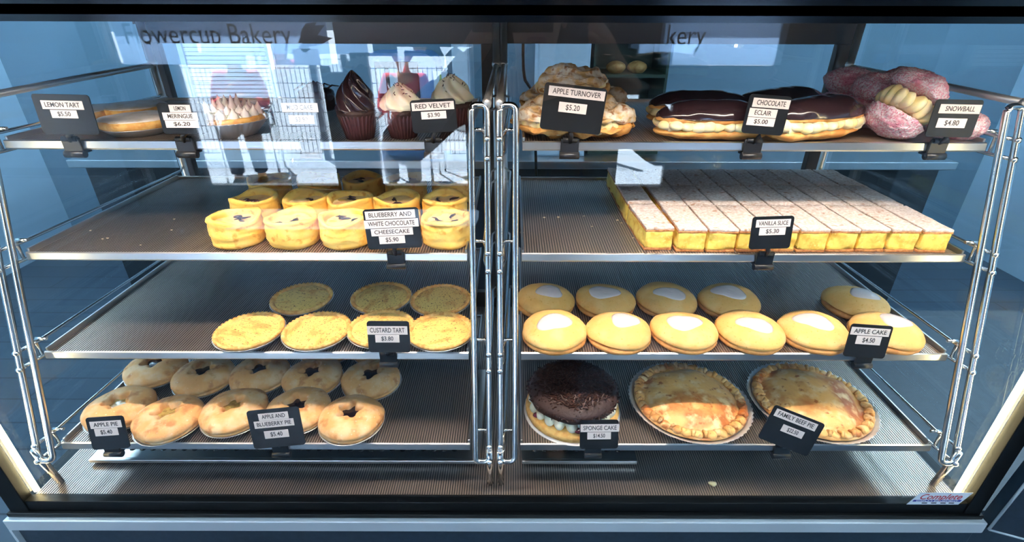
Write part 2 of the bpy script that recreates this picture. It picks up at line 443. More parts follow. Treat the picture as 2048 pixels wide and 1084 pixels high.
# rear wall of the cabinet: two sliding doors
def door(name, x0, x1, y):
    fr = MB(); w = .030
    z0, z1 = ZD, ZH; zt = 1.4435
    fr.box(x0, x1, y, y+.016, zt, z1, .001).box(x0, x1, y, y+.016, z0, z0+.04, .001)
    fr.box(x0, x0+w, y, y+.016, z0+.04, zt, .001).box(x1-w, x1, y, y+.016, z0+.04, zt, .001)
    fr.box(x0, x1, y-.006, y, z1-.018, z1)
    o = cpart(name, fr, M['dframe'])
    g = MB().box(x0+w-.004, x1-w+.004, y+.006, y+.010, z0+.036, zt+.004)
    for v in g.bm.verts: v.co -= cab.location
    g.build('door_pane', M['glass'], o)
door('sliding_door', GL+.006, CX-.006, YB)
door('sliding_door', CX-.022, GR-.006, YB+.02)
# perforated tray on the deck
def vent(x0, x1, nm, label):
    t = tag(empty(nm, ((x0+x1)/2, .562, ZD)), label, 'vent tray', 'vent trays on the cabinet deck')
    hw = (x1-x0)/2
    MB().box(-hw, hw, 0, .22, .006, .009).box(-hw, hw, -.006, 0, .0045, .0115, .0015).build('plate', M['steel'], t)
    h = MB()
    n = int((x1-x0-.03)/.0165)
    for i in range(n):
        h.lathe([(0, .0092), (.0052, .0092), (.0052, .0088)], 12, M=Matrix.Translation((-hw+.02+i*.0165, .020, 0.0)))
    h.build('vent_hole', M['black'], t)['kind'] = 'stuff'
vent(-.655, -.050, 'vent_tray', 'long steel vent tray with a row of holes under the apple pies')
vent(.016, .195, 'vent_tray', 'short steel vent tray with holes under the sponge cake')

# ------------------------------------------------------------------ racks
ZS = [1.3462, 1.2069, 1.0729, 0.9404]     # middle of each tray's front rim, top to bottom
YFS = [.6442, .6056, .5671, .5285]        # front edge of each tray: the lower trays stand further forward
TD = .342                                 # tray depth
RR = .0042
YP = 1.0                                  # rear posts
def yl(z): return .5170+(z-.9404)*.285    # sloping plane of the racks' front loops
def arc(c, a0, a1, r, n=5):               # quarter bend in that plane
    out = []
    for i in range(n+1):
        a = a0+(a1-a0)*i/n; z = c[2]+r*math.sin(a)
        out.append((c[0]+r*math.cos(a), yl(z), z))
    return out
def rack(xf, xo, xp, label):
    """xf = X of the rod that carries the foot, xo = X of the other front rod, xp = rear post"""
    y = 0; zt, zb = 1.396, .928; r = .007
    t = tag(empty('shelf_rack', ((xf+xo)/2, .75, ZD)), label, 'rack', 'chrome shelf racks')
    o = t.location
    def b(name, mb):
        for v in mb.bm.verts: v.co -= o
        return mb.build(name, M['satin'] if name in ('rear_post', 'top_rail') else M['chrome'], t)
    lo, hi = min(xf, xo), max(xf, xo)
    pts = arc((hi-r, y, zt-r), 0, PI/2, r) + arc((lo+r, y, zt-r), PI/2, PI, r) + arc((lo+r, y, zb+r), PI, 1.5*PI, r) + arc((hi-r, y, zb+r), -PI/2, 0, r)
    b('front_loop', MB().tube(pts, RR, 10, closed=True))
    b('foot', MB().tube([(xf, yl(zb)+.001, zb+.02), (xf, yl(zb)+.003, zb-.005), (xf, yl(zb)+.010, ZD+.0015)], [RR*1.05, RR*1.2, RR*1.1], 10))
    b('rear_post', MB().tube([(xp, YP, ZD+.0015), (xp, YP, ZH-.0005)], .0066, 12))
    b('top_rail', MB().tube([(xf, yl(1.39)+.004, 1.400), (xf*.5+xp*.5, .82, 1.405), (xp, YP, 1.409)], .0048, 10).sphere((xf, yl(1.39)+.003, 1.398), (.006, .006, .008), 2).sphere((xp, YP, 1.412), .0085, 2))
    inw = 1 if xo > xf else -1
    for z in ZS:
        for dz in (.011, -.012):
            yy = yl(z+dz)
            mb = MB().tube([(xf, yy+.003, z+dz), (xf+inw*.006, yy+.03, z+dz), (xp+inw*.012, YP-.03, z+dz), (xp, YP, z+dz)], .0024, 8)
            mb.sphere((xf, yy-.002, z+dz), .0044, 2)
            b('shelf_rail', mb)
        yy = yl(z)+.028
        b('bracket', MB().tube([(xf+inw*.004, yy, z-.010), (xf+inw*.004, yy, z+.013), (xf+inw*.007, yy, z+.017), (xo+inw*.002, yy, z+.017)], .0024, 8))
    return t
rack(-.674, -.654, -.664, 'chrome shelf rack at the left end of the cabinet')
rack(-.0315, -.0515, -.030, 'chrome shelf rack just left of the cabinet centre')
rack(-.0160, .0045, -.0160, 'chrome shelf rack just right of the cabinet centre')
rack(.631, .612, .622, 'chrome shelf rack at the right end of the cabinet')

# ------------------------------------------------------------------ trays
TL = (-.648, -.0600); TR = (.0130, .604)
def tray(x0, x1, z, label, YF):
    YK = YF+TD
    o3 = Vector(((x0+x1)/2, YF+TD/2, z))
    t = tag(empty('shelf_tray', o3), label, 'shelf tray', 'metal shelf trays')
    def b(name, mb, m):
        for v in mb.bm.verts: v.co -= o3
        return mb.build(name, m, t)
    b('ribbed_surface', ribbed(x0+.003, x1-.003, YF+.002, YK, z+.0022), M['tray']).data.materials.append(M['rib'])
    zt, zb = z+.0058, z-.0060
    fr = MB()
    prof = [(YF+.004, zt-.004), (YF+.002, zt), (YF, zt-.0012), (YF-.0012, zb+.002), (YF, zb), (YF+.004, zb), (YF+.003, zb+.002)]
    fr.extrude_poly([(x0, yy, zz) for yy, zz in prof], (x1-x0, 0, 0))
    b('front_rim', fr, M['steel'])
    sr = MB()
    for X, sg in ((x0, 1), (x1, -1)):
        sr.box(min(X, X+sg*.003), max(X, X+sg*.003), YF+.004, YK, zb, zt+.004, .0008)
    sr.box(x0, x1, YK, YK+.003, zb, zt+.001, .0008)
    b('side_rim', sr, M['steel'])
names = ['top', 'second', 'third', 'lowest']
for nm, z, yf in zip(names, ZS, YFS):
    tray(*TL, z, 'metal shelf tray on the %s level, left half of the cabinet' % nm, yf)
    tray(*TR, z, 'metal shelf tray on the %s level, right half of the cabinet' % nm, yf)
ZT = [z+.0031 for z in ZS]                 # surface the food stands on

# ================================================================== FOOD
PROTO = {}
def spawn(key, maker, loc, rz, label, cat, group, scale=1.0):
    if key not in PROTO:
        o = maker(); PROTO[key] = o
    else:
        o = copy_tree(PROTO[key])
    o.location = loc; o.rotation_euler = (0, 0, rz); o.scale = (scale,)*3
    for k, v in (('label', label), ('category', cat), ('group', group)):
        if v: o[k] = v
        elif k in o: del o[k]
    return o
def place(cx, yb, z, R, h=0.02):
    """centre of a round thing of radius R standing on height z whose front shows at pixel row yb and which is centred on column cx"""
    p = on_z(cx, yb, z); Y = p.y + R*.97
    dep = Y*math.cos(PITCH) + (CAM.z-z-h)*math.sin(PITCH)
    return Vector(((cx-1024)/FPX*dep, Y, z))
rnd = random.Random(5)

def foil_cup(mb, r0, r1, h, flute=0.0, n=36, seg=72):
    md = (lambda r, z, th, i: (r*(1+flute*math.cos(n*th)*(1 if r > r0*.98 else 0)), z))
    mb.lathe([(0, 0), (r0, 0), (r1, h*.9), (r1+.0022, h), (r1+.0024, h+.0005), (r1-.0004, h*.93), (r0-.0006, .0007), (0, .0007)], seg, md)
    return mb

def make_pie(fill, seed):
    def mk():
        t = empty('fruit_pie'); R = .0490
        foil_cup(MB(), .036, .0480, .011).build('foil_dish', M['foil'], t)
        prof = [(0, .002), (.036, .002), (.0462, .0105), (.0488, .0125), (.0480, .0150), (.0470, .0156), (.0486, .0172)]
        for i in range(1, 13):
            a = i/12*PI/2*.73
            prof.append((.0496*math.cos(a)+.0002, .0170+.0205*math.sin(a)**.8))
        rh = .0158; zt = prof[-1][1]
        prof += [(rh+.0025, zt-.0006), (rh, zt-.0035), (rh-.0012, zt-.008), (rh-.0015, zt-.0125)]
        n0 = len(prof)-5
        ph = seed*1.3
        def md(r, z, th, i):
            if i >= n0:
                w = min(1, (i-n0+1)/3)
                r *= 1+w*.24*math.cos(5*th+ph)*(1+.3*math.sin(2*th))
                if i == n0+0: z += .0
            return r, z
        cr = MB().lathe(prof, 72, md)
        cr.jitter(.0024, 28, seed, lambda c: 1 if c.z > .012 else .3).jitter(.0008, 110, seed+3)
        # lids bulge unevenly
        cr.build('pastry', M['pastry'], t)
        fl = MB().lathe([(0, .0268), (.006, .0272), (.0190, .0262)], 32).jitter(.0012, 160, seed)
        fl.build('filling', M['applefill'] if fill == 'apple' else M['berryfill'], t)
        return t
    return mk
def make_custard(seed):
    def mk():
        t = empty('custard_tart')
        foil_cup(MB(), .034, .0462, .013).build('foil_dish', M['foil'], t)
        def md(r, z, th, i):
            if 2 <= i <= 6: 
                k = abs(math.sin(22*th))
                r += (.0016*k-.0006); z += .0012*k
            return r, z
        MB().lathe([(0, .002), (.034, .0025), (.0455, .0125), (.0470, .0150), (.0462, .0172), (.0438, .0178), (.0418, .0166), (.0405, .0148), (.039, .0140), (0, .012)], 176, md).build('pastry', M['shortcrust'], t)
        MB().lathe([(0, .0172), (.012, .0171), (.024, .0168), (.034, .0162), (.0395, .0156), (.0408, .0146)], 64).jitter(.0012, 60, seed).build('custard', M['custard'], t)
        return t
    return mk
def make_applecake(seed):
    def mk():
        t = empty('apple_cake'); rr = random.Random(seed)
        bs = MB().lathe([(0, 0), (.040, 0), (.0470, .0030), (.0482, .0062), (.0470, .0092), (0, .009)], 64).jitter(.0012, 60, seed)
        bs.build('base', M['cakebase'], t)
        prof = [(0, .008), (.040, .0082), (.0462, .0098), (.0480, .0125)]
        for i in range(1, 15):
            a = i/14*PI/2
            prof.append((.0480*math.cos(a)**.92 if i < 14 else 0, 
                         .0125+.0195*math.sin(a)**1.05))
        dm = MB().lathe(prof, 64).jitter(.0045, 18, seed).jitter(.0008, 90, seed)
        # where the dome top really is, for the icing
        dm.bm.normal_update()
        dome = [(v.co.copy(), v.normal.copy()) for v in dm.bm.verts if v.co.z > .012]
        dm.build('dome', M['cake'], t)
        ic = MB(); N = 40; rings = 8
        cxy = Vector((rr.uniform(-.005, .008), rr.uniform(-.010, -.002)))
        ra, rb, al = rr.uniform(.023, .026), rr.uniform(.018, .021), rr.uniform(-.6, .6)
        ph = [rr.uniform(0, 6) for _ in range(3)]
        def surf(x, y):
            best = sorted(dome, key=lambda c: (c[0].x-x)**2+(c[0].y-y)**2)[:4]
            ws = [1/(1e-7+(c[0].x-x)**2+(c[0].y-y)**2) for c in best]
            return sum(w*c[0].z for w, c in zip(ws, best))/sum(ws)
        prev = None
        cv = ic.bm.verts.new((cxy.x, cxy.y, surf(cxy.x, cxy.y)+.0016)); rows = []
        for j in range(1, rings+2):
            q = min(j/rings, 1.0); row = []
            for k in range(N):
                th = 2*PI*k/N
                w = 1+.10*math.sin(2*th+ph[0])+.09*math.sin(3*th+ph[1])
                x, y = ra*w*math.cos(th)*q, rb*w*math.sin(th)*q
                x, y = x*math.cos(al)-y*math.sin(al)+cxy.x, x*math.sin(al)+y*math.cos(al)+cxy.y
                z = surf(x, y) + (.0017*(1-q**6)+.0002 if j <= rings else -.0012)
                row.append(ic.bm.verts.new((x, y, z)))
            rows.append(row)
        for k in range(N): ic.bm.faces.new((cv, rows[0][k], rows[0][(k+1) % N])).smooth = True
        for A, B in zip(rows, rows[1:]):
            for k in range(N): ic.bm.faces.new((A[k], B[k], B[(k+1) % N], A[(k+1) % N])).smooth = True
        ic.build('icing', M['icing'], t)
        return t
    return mk
def make_cheesecake(seed):
    def mk():
        t = empty('cheesecake'); rr = random.Random(seed)
        ph = rr.uniform(0, 6)
        def md(r, z, th, i):
            if i >= 5:
                z += .0028*math.sin(2*th+ph)+.0018*math.sin(3*th+ph*2)
            return r, z
        pr = [(0, 0), (.0325, 0), (.0352, .003), (.0362, .010), (.0366, .020), (.0362, .030), (.0362, .038), (.0366, .0425), (.0358, .0460), (.0325, .0466), (.0295, .0448), (.0275, .0405), (.0268, .034), (0, .034)]
        # horizontal wrinkles in the side
        c = MB().lathe(pr, 72, md)
        bmesh.ops.subdivide_edges(c.bm, edges=[e for e in c.bm.edges if abs(e.verts[0].co.z-e.verts[1].co.z) > .004], cuts=2, use_grid_fill=True)
        for f in c.bm.faces: f.smooth = True
        c.bm.normal_update()
        for v in c.bm.verts:
            if v.co.z < .046:
                n = noise.noise(Vector((v.co.x*25, v.co.y*25, v.co.z*170+seed*5)))
                v.co += v.normal*(n*.0014 - max(0, noise.noise(Vector((v.co.x*18, v.co.y*18, v.co.z*90+seed)))-.25)*.003)
        c.jitter(.0016, 40, seed)
        c.build('pastry_case', M['cheesepastry'], t)
        MB().lathe([(0, .0368), (.015, .0370), (.024, .0368), (.0280, .0364)], 40).jitter(.0022, 60, seed).build('filling', M['cheese'], t)
        b = MB()
        for k in range(3):
            a = rr.uniform(0, 6); x, y = rr.uniform(-.014, .014), rr.uniform(-.012, .016)
            ln = rr.uniform(.006, .012)
            pts = [(x+ln*(q-.5)*2*math.cos(a)+.002*math.sin(q*7), y+ln*(q-.5)*2*math.sin(a)+.002*math.cos(q*5), .0378+.0010*math.sin(q*PI)) for q in (0, .25, .5, .75, 1)]
            b.tube(pts, [.0005, .0016, .0024, .0015, .0005], 8)
        b.build('blueberry_swirl', M['berry'], t)
        return t
    return mk

# ---- lowest left tray: fruit pies
PG = 'fruit pies on the lowest left tray'
def ordinal(i): return ['leftmost', 'second from left', 'third from left', 'fourth from left', 'fifth from left', 'sixth from left'][i]
z = ZT[3]
for i, (cx, yb) in enumerate([(240, 871), (338, 893), (469, 877), (596, 874), (703, 892)]):
    fill = ['apple', 'apple', 'apple', 'blueberry', 'blueberry'][i]
    lab = ['round apple pie right behind the APPLE PIE tag, leftmost in the front row', 'large pale apple pie with a star hole beside the APPLE PIE tag',
           'apple pie left of the APPLE AND BLUEBERRY PIE tag in the front row', 'fruit pie half hidden behind the APPLE AND BLUEBERRY PIE tag',
           'golden pie with dark blueberry hole, rightmost in the front row'][i]
    spawn(('pie', fill, i % 3), make_pie(fill, i+1), place(cx, yb, z, .039), rnd.uniform(-.5, .5), lab, 'pie', PG, .955)
for i, (cx, yb) in enumerate([(313, 782), (408, 800), (521, 795), (626, 801), (743, 806)]):
    lab = 'shaded blueberry pie with dark star hole, %s in the second row' % ordinal(i)
    if i == 4: lab = 'blueberry pie with dark star hole, rightmost in the second row, by bare tray'
    spawn(('pie', 'blueberry', 3+i % 2), make_pie('blueberry', i+11), place(cx, yb, z, .039), rnd.uniform(-.5, .5), lab, 'pie', PG, .955)
for i, (cx, yb) in enumerate([(655, 737), (760, 737)]):
    spawn(('pie', 'blueberry', 3), None, place(cx, yb, z, .039), rnd.uniform(0, 6), 'fruit pie in the last row under the CUSTARD TART tray, %s of the two' % ['left', 'right'][i], 'pie', PG, .955)

# ---- third left tray: custard tarts
z = ZT[2]; CG = 'custard tarts on the third left tray'
for i, (cx, yb) in enumerate([(498, 709), (633, 708), (762, 703), (881, 709)]):
    lab = ['custard tart with nutmeg, leftmost in the front row', 'custard tart with nutmeg, second from left in the front row',
           'custard tart half hidden behind the CUSTARD TART tag', 'custard tart with nutmeg right of its tag, next to the centre rack'][i]
    spawn(('ct', i % 3), make_custard(i+1), place(cx, yb, z, .038), rnd.uniform(0, 6), lab, 'custard tart', CG)
for i, (cx, yb) in enumerate([(603, 637), (762, 635), (881, 640)]):
    spawn(('ct', i % 3), None, place(cx, yb, z, .038), rnd.uniform(0, 6), 'shaded custard tart, %s of the three in the back row' % ['leftmost', 'middle', 'rightmost'][i], 'custard tart', CG)

# ---- third right tray: apple cakes
AG = 'apple cakes on the third right tray'
for i, (cx, yb) in enumerate([(1109, 712), (1238, 712), (1370, 711), (1502, 712), (1628, 712), (1775, 712)]):
    lab = 'domed apple cake with white icing, %s in the front row' % ordinal(i)
    if i == 5: lab = 'iced apple cake partly hidden behind the APPLE CAKE tag, rightmost in front'
    spawn(('ac', i % 4), make_applecake(i+1), place(cx, yb, z, .0445), rnd.uniform(-.6, .6), lab, 'apple cake', AG, .968)
for i, (cx, yb) in enumerate([(1091, 642), (1212, 643), (1334, 642), (1459, 645), (1713, 648)]):
    lab = 'shaded iced apple cake, %s in the back row' % ordinal(i)
    if i == 4: lab = 'iced apple cake standing alone at the right end of the back row'
    spawn(('ac', (i+1) % 4), None, place(cx, yb, z, .0445), rnd.uniform(-.6, .6), lab, 'apple cake', AG, .968)

# ---- second left tray: cheesecakes
z = ZT[1]; HG = 'blueberry cheesecakes on the second left tray'
rows = [('front', [(474, 503), (586, 504), (692, 504), (792, 502), (893, 503)]),
        ('middle', [(512, 456), (616, 458), (703, 458), (795, 458), (890, 458)]),
        ('back', [(542, 414), (640, 412), (728, 412), (812, 414), (905, 412)])]
k = 0
for nm, lst in rows:
    for i, (cx, yb) in enumerate(lst):
        lab = 'round golden blueberry cheesecake, %s in the %s row' % (ordinal(i), nm)
        if nm == 'front' and i == 3: lab = 'golden cheesecake hidden behind its four-line tag in the front row'
        spawn(('cc', k % 5), make_cheesecake(k+1), place(cx, yb, z, .036), rnd.uniform(-.5, .5) if k < 5 else rnd.uniform(0, 6), lab, 'cheesecake', HG).scale = (.95, .95, .85)
        k += 1

# ---- second right tray: vanilla slices
z = ZT[1]; VG = 'vanilla slices on the second right tray'
def make_slice(w, d, seed):
    def mk():
        t = empty('vanilla_slice'); h = .0335
        def blk(x, y, z0, z1, bev, cuts, amp, fq):
            b = MB().box(-x/2, x/2, -y/2, y/2, z0, z1, bev)
            bmesh.ops.subdivide_edges(b.bm, edges=b.bm.edges, cuts=cuts, use_grid_fill=True)
            for f in b.bm.faces: f.smooth = True
            return b.jitter(amp, fq, seed)
        blk(w-.001, d-.001, 0, .0035, .0006, 3, .0008, 120).build('bottom_pastry', M['slicecrust'], t)
        blk(w-.0014, d-.0014, .0033, .0275, .0015, 5, .0024, 70).build('custard', M['slicecustard'], t)
        blk(w-.0004, d-.0004, .0272, .0300, .0007, 3, .0007, 120).build('top_pastry', M['slicecrust'], t)
        blk(w-.0008, d-.0008, .0298, .0335, .0010, 6, .0012, 150).build('sugar_topping', M['slicetop'], t)
        return t
    return mk
x0, x1 = .2200, .5860; nC = 9; cw = (x1-x0)/nC
Y0 = .6165; rd = .0957
for r in range(3):
    for c in range(nC):
        lab = 'vanilla slice, %s column from left of the block, %s row' % (['second', 'third', 'fourth', 'fifth', 'sixth', 'seventh', 'eighth', 'ninth', 'last'][c], ['front', 'middle', 'back'][r])
        if r == 0 and c == nC-1: lab = 'vanilla slice at the front right corner of the block'
        spawn(('vs', (c+r) % 4), make_slice(cw-.0016, rd-.0024, (c+r) % 4), (x0+cw*(c+.5)+rnd.uniform(-.0004, .0004), Y0+rd*(r+.5)+rnd.uniform(-.0012, .0012), z), 0, lab, 'vanilla slice', VG)
spawn(('vs', 0), None, (.1955, Y0+.0525, z), .05, 'loose vanilla slice at the front left, split off by a dark gap', 'vanilla slice', VG)
spawn(('vs', 1), None, (.1935, Y0+rd*1.5+.008, z), .0, 'vanilla slice in the left column, middle row', 'vanilla slice', VG)
spawn(('vs', 2), None, (.1945, Y0+rd*2.5+.008, z), .0, 'vanilla slice in the left column, back row', 'vanilla slice', VG)

# ---- lowest right tray: sponge cake and two family pies
z = ZT[3]
def make_sponge():
    t = empty('sponge_cake'); R = .0715
    MB().lathe([(0, 0), (R+.003, 0), (R+.003, .0016), (0, .0016)], 64).build('cake_board', M['card_white'], t)
    MB().lathe([(0, .0018), (R-.004, .0018), (R, .004), (R+.0005, .011), (R-.002, .0165), (R-.008, .018), (0, .018)], 72).jitter(.0010, 60, 2).build('bottom_sponge', M['sponge'], t)
    cr = MB()
    for k in range(22):
        th = 2*PI*k/22
        Mx = Matrix.Translation((.0555*math.cos(th), .0555*math.sin(th), .0255)) @ Matrix.Rotation(th, 4, 'Z') @ Matrix.Rotation(.5, 4, 'X')
        cr.sphere((.0575*math.cos(th), .0575*math.sin(th), .0250), (.0130, .0085, .0105), 3, Matrix.Rotation(th+.5, 3, 'Z'))
    cr.lathe([(0, .017), (.055, .017), (.058, .030), (0, .033)], 48)
    cr.jitter(.003, 60, 4).build('cream', M['cream'], t)
    j = MB()
    for k, (a, q) in enumerate([(-1.35, 1), (-1.05, .8), (-1.55, .7), (-2.6, .7), (.6, .7), (2.0, .8)]):
        j.sphere((.0665*math.cos(a), .0665*math.sin(a), .0215), (.0085*q, .0075*q, .0060*q), 3)
    j.jitter(.002, 90, 2).build('jam', M['jam'], t)
    tp = MB().lathe([(0, .031), (.058, .031), (.0668, .034), (.0690, .040), (.066, .047), (.056, .052), (.035, .056), (.015, .0575), (0, .058)], 72).jitter(.002, 50, 9)
    tp.build('top_sponge', M['choccake'], t)
    sh = MB(); rr = random.Random(3)
    for k in range(1500):
        a = rr.uniform(0, 2*PI); q = math.sqrt(rr.random())*.069
        zz = .058-.0022*(q/.035)**2 if q < .05 else .0535-(q-.05)*.75
        ln = rr.uniform(.005, .011); w = rr.uniform(.0010, .0020)
        Mx = Matrix.Translation((q*math.cos(a), q*math.sin(a), zz+rr.uniform(.0002, .0034))) @ Matrix.Rotation(rr.uniform(0, PI), 4, 'Z') @ Matrix.Rotation(rr.uniform(-.7, .7), 4, 'Y')
        sh.box(-ln/2, ln/2, -w/2, w/2, -.0006, .0006, 0, Mx)
    o = sh.build('chocolate_shavings', M['shave'], t); o['kind'] = 'stuff'
    return t
spawn('sponge', make_sponge, place(1146, 888, z, .072, .03), 0, 'round sponge cake with cream, jam and chocolate shavings behind its tag', 'cake', None)
def make_family(seed):
    def mk():
        t = empty('family_pie'); R = .0885
        md = lambda r, z, th, i: (r*(1+(.010*math.cos(60*th) if 2 <= i <= 5 else 0)), z+(.0006*math.cos(60*th) if 2 <= i <= 5 else 0))
        MB().lathe([(0, 0), (.066, 0), (.083, .016), (.0875, .0175), (.0890, .0186), (.0880, .0182), (.0825, .0155), (.065, .0008), (0, .0008)], 240, md).build('foil_dish', M['foil'], t)
        def md2(r, z, th, i):
            return r, z
        cr = MB().lathe([(0, .003), (.065, .003), (.081, .0165), (.0820, .0190), (.0790, .0205), (.0700, .0208), (.0660, .0225), (.0600, .0275), (.048, .0320), (.034, .0350), (.018, .0365), (.006, .0370), (0, .0370)], 120)
        cr.jitter(.0060, 20, seed, lambda c: 1 if (c.z > .021 and c.xy.length < .068) else .1).jitter(.0022, 60, seed, lambda c: 1 if c.z > .02 else .2)
        cr.build('pastry_lid', M['lid'], t)
        rim = MB(); rr = random.Random(seed)
        for k in range(30):
            th = 2*PI*k/30+rr.uniform(-.02, .02)
            rim.sphere((.0745*math.cos(th), .0745*math.sin(th), .0212), (.0074, .0076, .0050), 2, Matrix.Rotation(th, 3, 'Z'))
            a2 = th+PI/30
            rim.tube([(.069*math.cos(a2), .069*math.sin(a2), .0225), (.0755*math.cos(a2+.02), .0755*math.sin(a2+.02), .0262), (.0795*math.cos(a2), .0795*math.sin(a2), .0215)], [.0022, .0034, .0022], 8)
        rim.jitter(.0022, 110, seed).build('crimped_edge', M['lid'], t)
        if seed == 2:
            MB().lathe([(0, .0385), (.0025, .0383), (.0028, .0372)], 12).build('steam_hole', M['choccake'], t, )
        return t
    return mk
spawn('fam1', make_family(1), place(1379, 896, z, .083, .02), .4, 'golden family pie in crimped foil, left one beside the sponge cake', 'pie', 'family beef pies', 1.035)
spawn('fam2', make_family(2), place(1622, 896, z, .083, .02), 1.9, 'browned family pie in foil behind the tilted FAMILY BEEF PIE tag', 'pie', 'family beef pies', 1.035)

# ---- top left tray: lemon tarts, meringue, cakes
z = ZT[0]
def make_lemontart():
    t = empty('lemon_tart')
    foil_cup(MB(), .034, .0455, .010).build('foil_dish', M['foil'], t)
    MB().lathe([(0, .002), (.034, .002), (.0450, .0105), (.0470, .0125), (.0475, .0185), (.0455, .0205), (.0425, .0205), (.041, .018), (0, .018)], 72).jitter(.0008, 60, 1).build('pastry', M['shortcrust'], t)
    MB().lathe([(0, .0228), (.02, .0226), (.036, .0220), (.0445, .0212), (.0462, .0200), (.0455, .0195)], 72).jitter(.0012, 45, 3).build('icing', M['lemonicing'], t)
    return t
LG = 'lemon tarts on the top left tray'
spawn('lt', make_lemontart, place(274, 279, z, .0465), .2, 'iced lemon tart in foil between the LEMON TART and LEMON MERINGUE tags', 'tart', LG)
spawn('lt', None, place(262, 250, z, .0465), 2, 'iced lemon tart behind the front lemon tart', 'tart', LG)
spawn('lt', None, place(205, 258, z, .0465)+Vector((-.03, -.005, 0)), 4, 'iced lemon tart mostly hidden behind the LEMON TART tag', 'tart', LG)
def make_meringue():
    t = empty('lemon_meringue_tart'); rr = random.Random(8)
    md = lambda r, z, th, i: (r*(1+(.018*math.cos(40*th) if 1 <= i <= 5 else 0)), z)
    MB().lathe([(0, 0), (.030, 0), (.0465, .019), (.0500, .0205), (.0500, .0212), (.0458, .0192), (.0295, .0008), (0, .0008)], 160, md).build('foil_dish', M['foil'], t)
    MB().lathe([(0, .004), (.031, .004), (.0440, .0195), (.0462, .0235), (.0440, .0262), (.0405, .0262), (0, .024)], 64).jitter(.0008, 60, 1).build('pastry', M['shortcrust'], t)
    m = MB().lathe([(0, .036), (.02, .034), (.035, .030), (.0405, .0255), (.039, .0245)], 48).jitter(.001, 80, 1)
    for ring, n in ((.0, 1), (.013, 6), (.026, 12), (.036, 16)):
        for k in range(n):
            th = 2*PI*k/n+ring*40
            zb = .0335-.0065*(ring/.036)**2
            hh = .0235-.007*(ring/.036)+rr.uniform(-.003, .003)
            ln = .18*ring/.036
            Mx = Matrix.Translation((ring*math.cos(th), ring*math.sin(th), zb-.004)) @ Matrix.Rotation(th, 4, 'Z') @ Matrix.Rotation(ln, 4, 'Y')
            m.lathe([(.0062, 0), (.0066, .004), (.0046, .010), (.0024, hh*.7), (.0008, hh*.92), (0, hh)], 10, None, Mx)
    m.build('meringue', M['meringue'], t)
    return t
spawn('lm', make_meringue, place(458, 284, z, .048), 0, 'lemon meringue tart with toasted peaks in pleated foil', 'tart', None)
def make_mud(seed):
    def mk():
        t = empty('mud_cake')
        MB().lathe([(0, 0), (.028, 0), (.0295, .004), (.0295, .026), (.0275, .030), (0, .031)], 48).jitter(.001, 70, seed).build('cake', M['choccake'], t)
        MB().lathe([(.0298, .020), (.0306, .024), (.0300, .029), (.0270, .0325), (.015, .036), (.006, .042), (0, .047)], 48, lambda r, z, th, i: (r, z-(.004*abs(math.sin(4*th)) if i == 0 else 0))).jitter(.0015, 60, seed).build('ganache', M['choc'], t)
        d = MB()
        for k in range(5):
            a = -.5+k*.25
            d.tube([(-.026+.012*k, -.02+.004*k, .034), (-.018+.012*k, 0, .041+.003*math.sin(k)), (-.014+.012*k, .02, .035)], .0014, 6)
        d.build('chocolate_drizzle', M['choc'], t)
        return t
    return mk
spawn('mud', make_mud(1), place(631, 224, z, .027), 0, 'glossy chocolate mud cake at the back above the MUD CAKE tag', 'cake', None)
def make_cupcake(kind):
    def mk():
        t = empty('cupcake'); rr = random.Random(4)
        r0, r1, h = .0225, .0325, .040
        md = lambda r, z, th, i: (r*(1+.030*math.cos(30*th)*(1 if 1 <= i <= 4 else 0)), z)
        MB().lathe([(0, 0), (r0, 0), ((r0+r1)/2, h/2), (r1, h-.001), (r1-.0005, h), (r1-.001, h-.002), (r0, .001), (0, .001)], 180, md).build('paper_liner', M['liner'], t)
        MB().lathe([(r1-.0014, h-.004), (r1+.0012, h+.002), (r1+.0005, h+.006), (r1*.7, h+.010), (0, h+.012)], 48).jitter(.001, 80, 2).build('cake', M['choccake'], t)
        if kind == 'tall':
            pr = [(r1*.95, h+.004), (r1*1.0, h+.008), (r1*.93, h+.016), (r1*.86, h+.026), (r1*.72, h+.036), (r1*.55, h+.046), (r1*.34, h+.055), (r1*.15, h+.062), (0, h+.067)]; m = M['choc']
        else:
            pr = [(r1*.90, h+.006), (r1*1.02, h+.011), (r1*1.0, h+.017), (r1*.90, h+.023), (r1*.76, h+.030), (r1*.56, h+.037), (r1*.32, h+.043), (r1*.12, h+.047), (0, h+.049)]; m = M['cream']
        pp = []
        for (a, b), (c, d) in zip(pr, pr[1:]):
            for q in range(5): pp.append((a+(c-a)*q/5, b+(d-b)*q/5))
        pp.append(pr[-1])
        def sw(r, z, th, i):
            return r*(1+.115*math.sin(6*th+(z-h)*190)), z+.0016*math.sin(6*th+(z-h)*190)
        MB().lathe(pp, 96, sw).jitter(.0008, 70, 1).build('frosting', m, t)
        if kind != 'tall':
            sp = MB()
            for k in range(46):
                a = rr.uniform(0, 2*PI); q = rr.uniform(.05, .85)
                zz = h+.049-q*.032; R_ = r1*(.08+q*1.0)*.98
                Mx = Matrix.Translation((R_*math.cos(a), R_*math.sin(a), zz+.003)) @ Matrix.Rotation(rr.uniform(0, PI), 4, 'Z') @ Matrix.Rotation(rr.uniform(-.9, .9), 4, 'Y')
                sp.box(-.0022, .0022, -.0006, .0006, -.0005, .0005, 0, Mx)
            o = sp.build('chocolate_sprinkles', M['shave'], t); o['kind'] = 'stuff'
        return t
    return mk
KG = 'cupcakes on the top left tray'
spawn('cupt', make_cupcake('tall'), place(714, 284, z, .026, .03), 0, 'dark chocolate cupcake with tall chocolate swirl, left of the white one', 'cupcake', KG, .78)
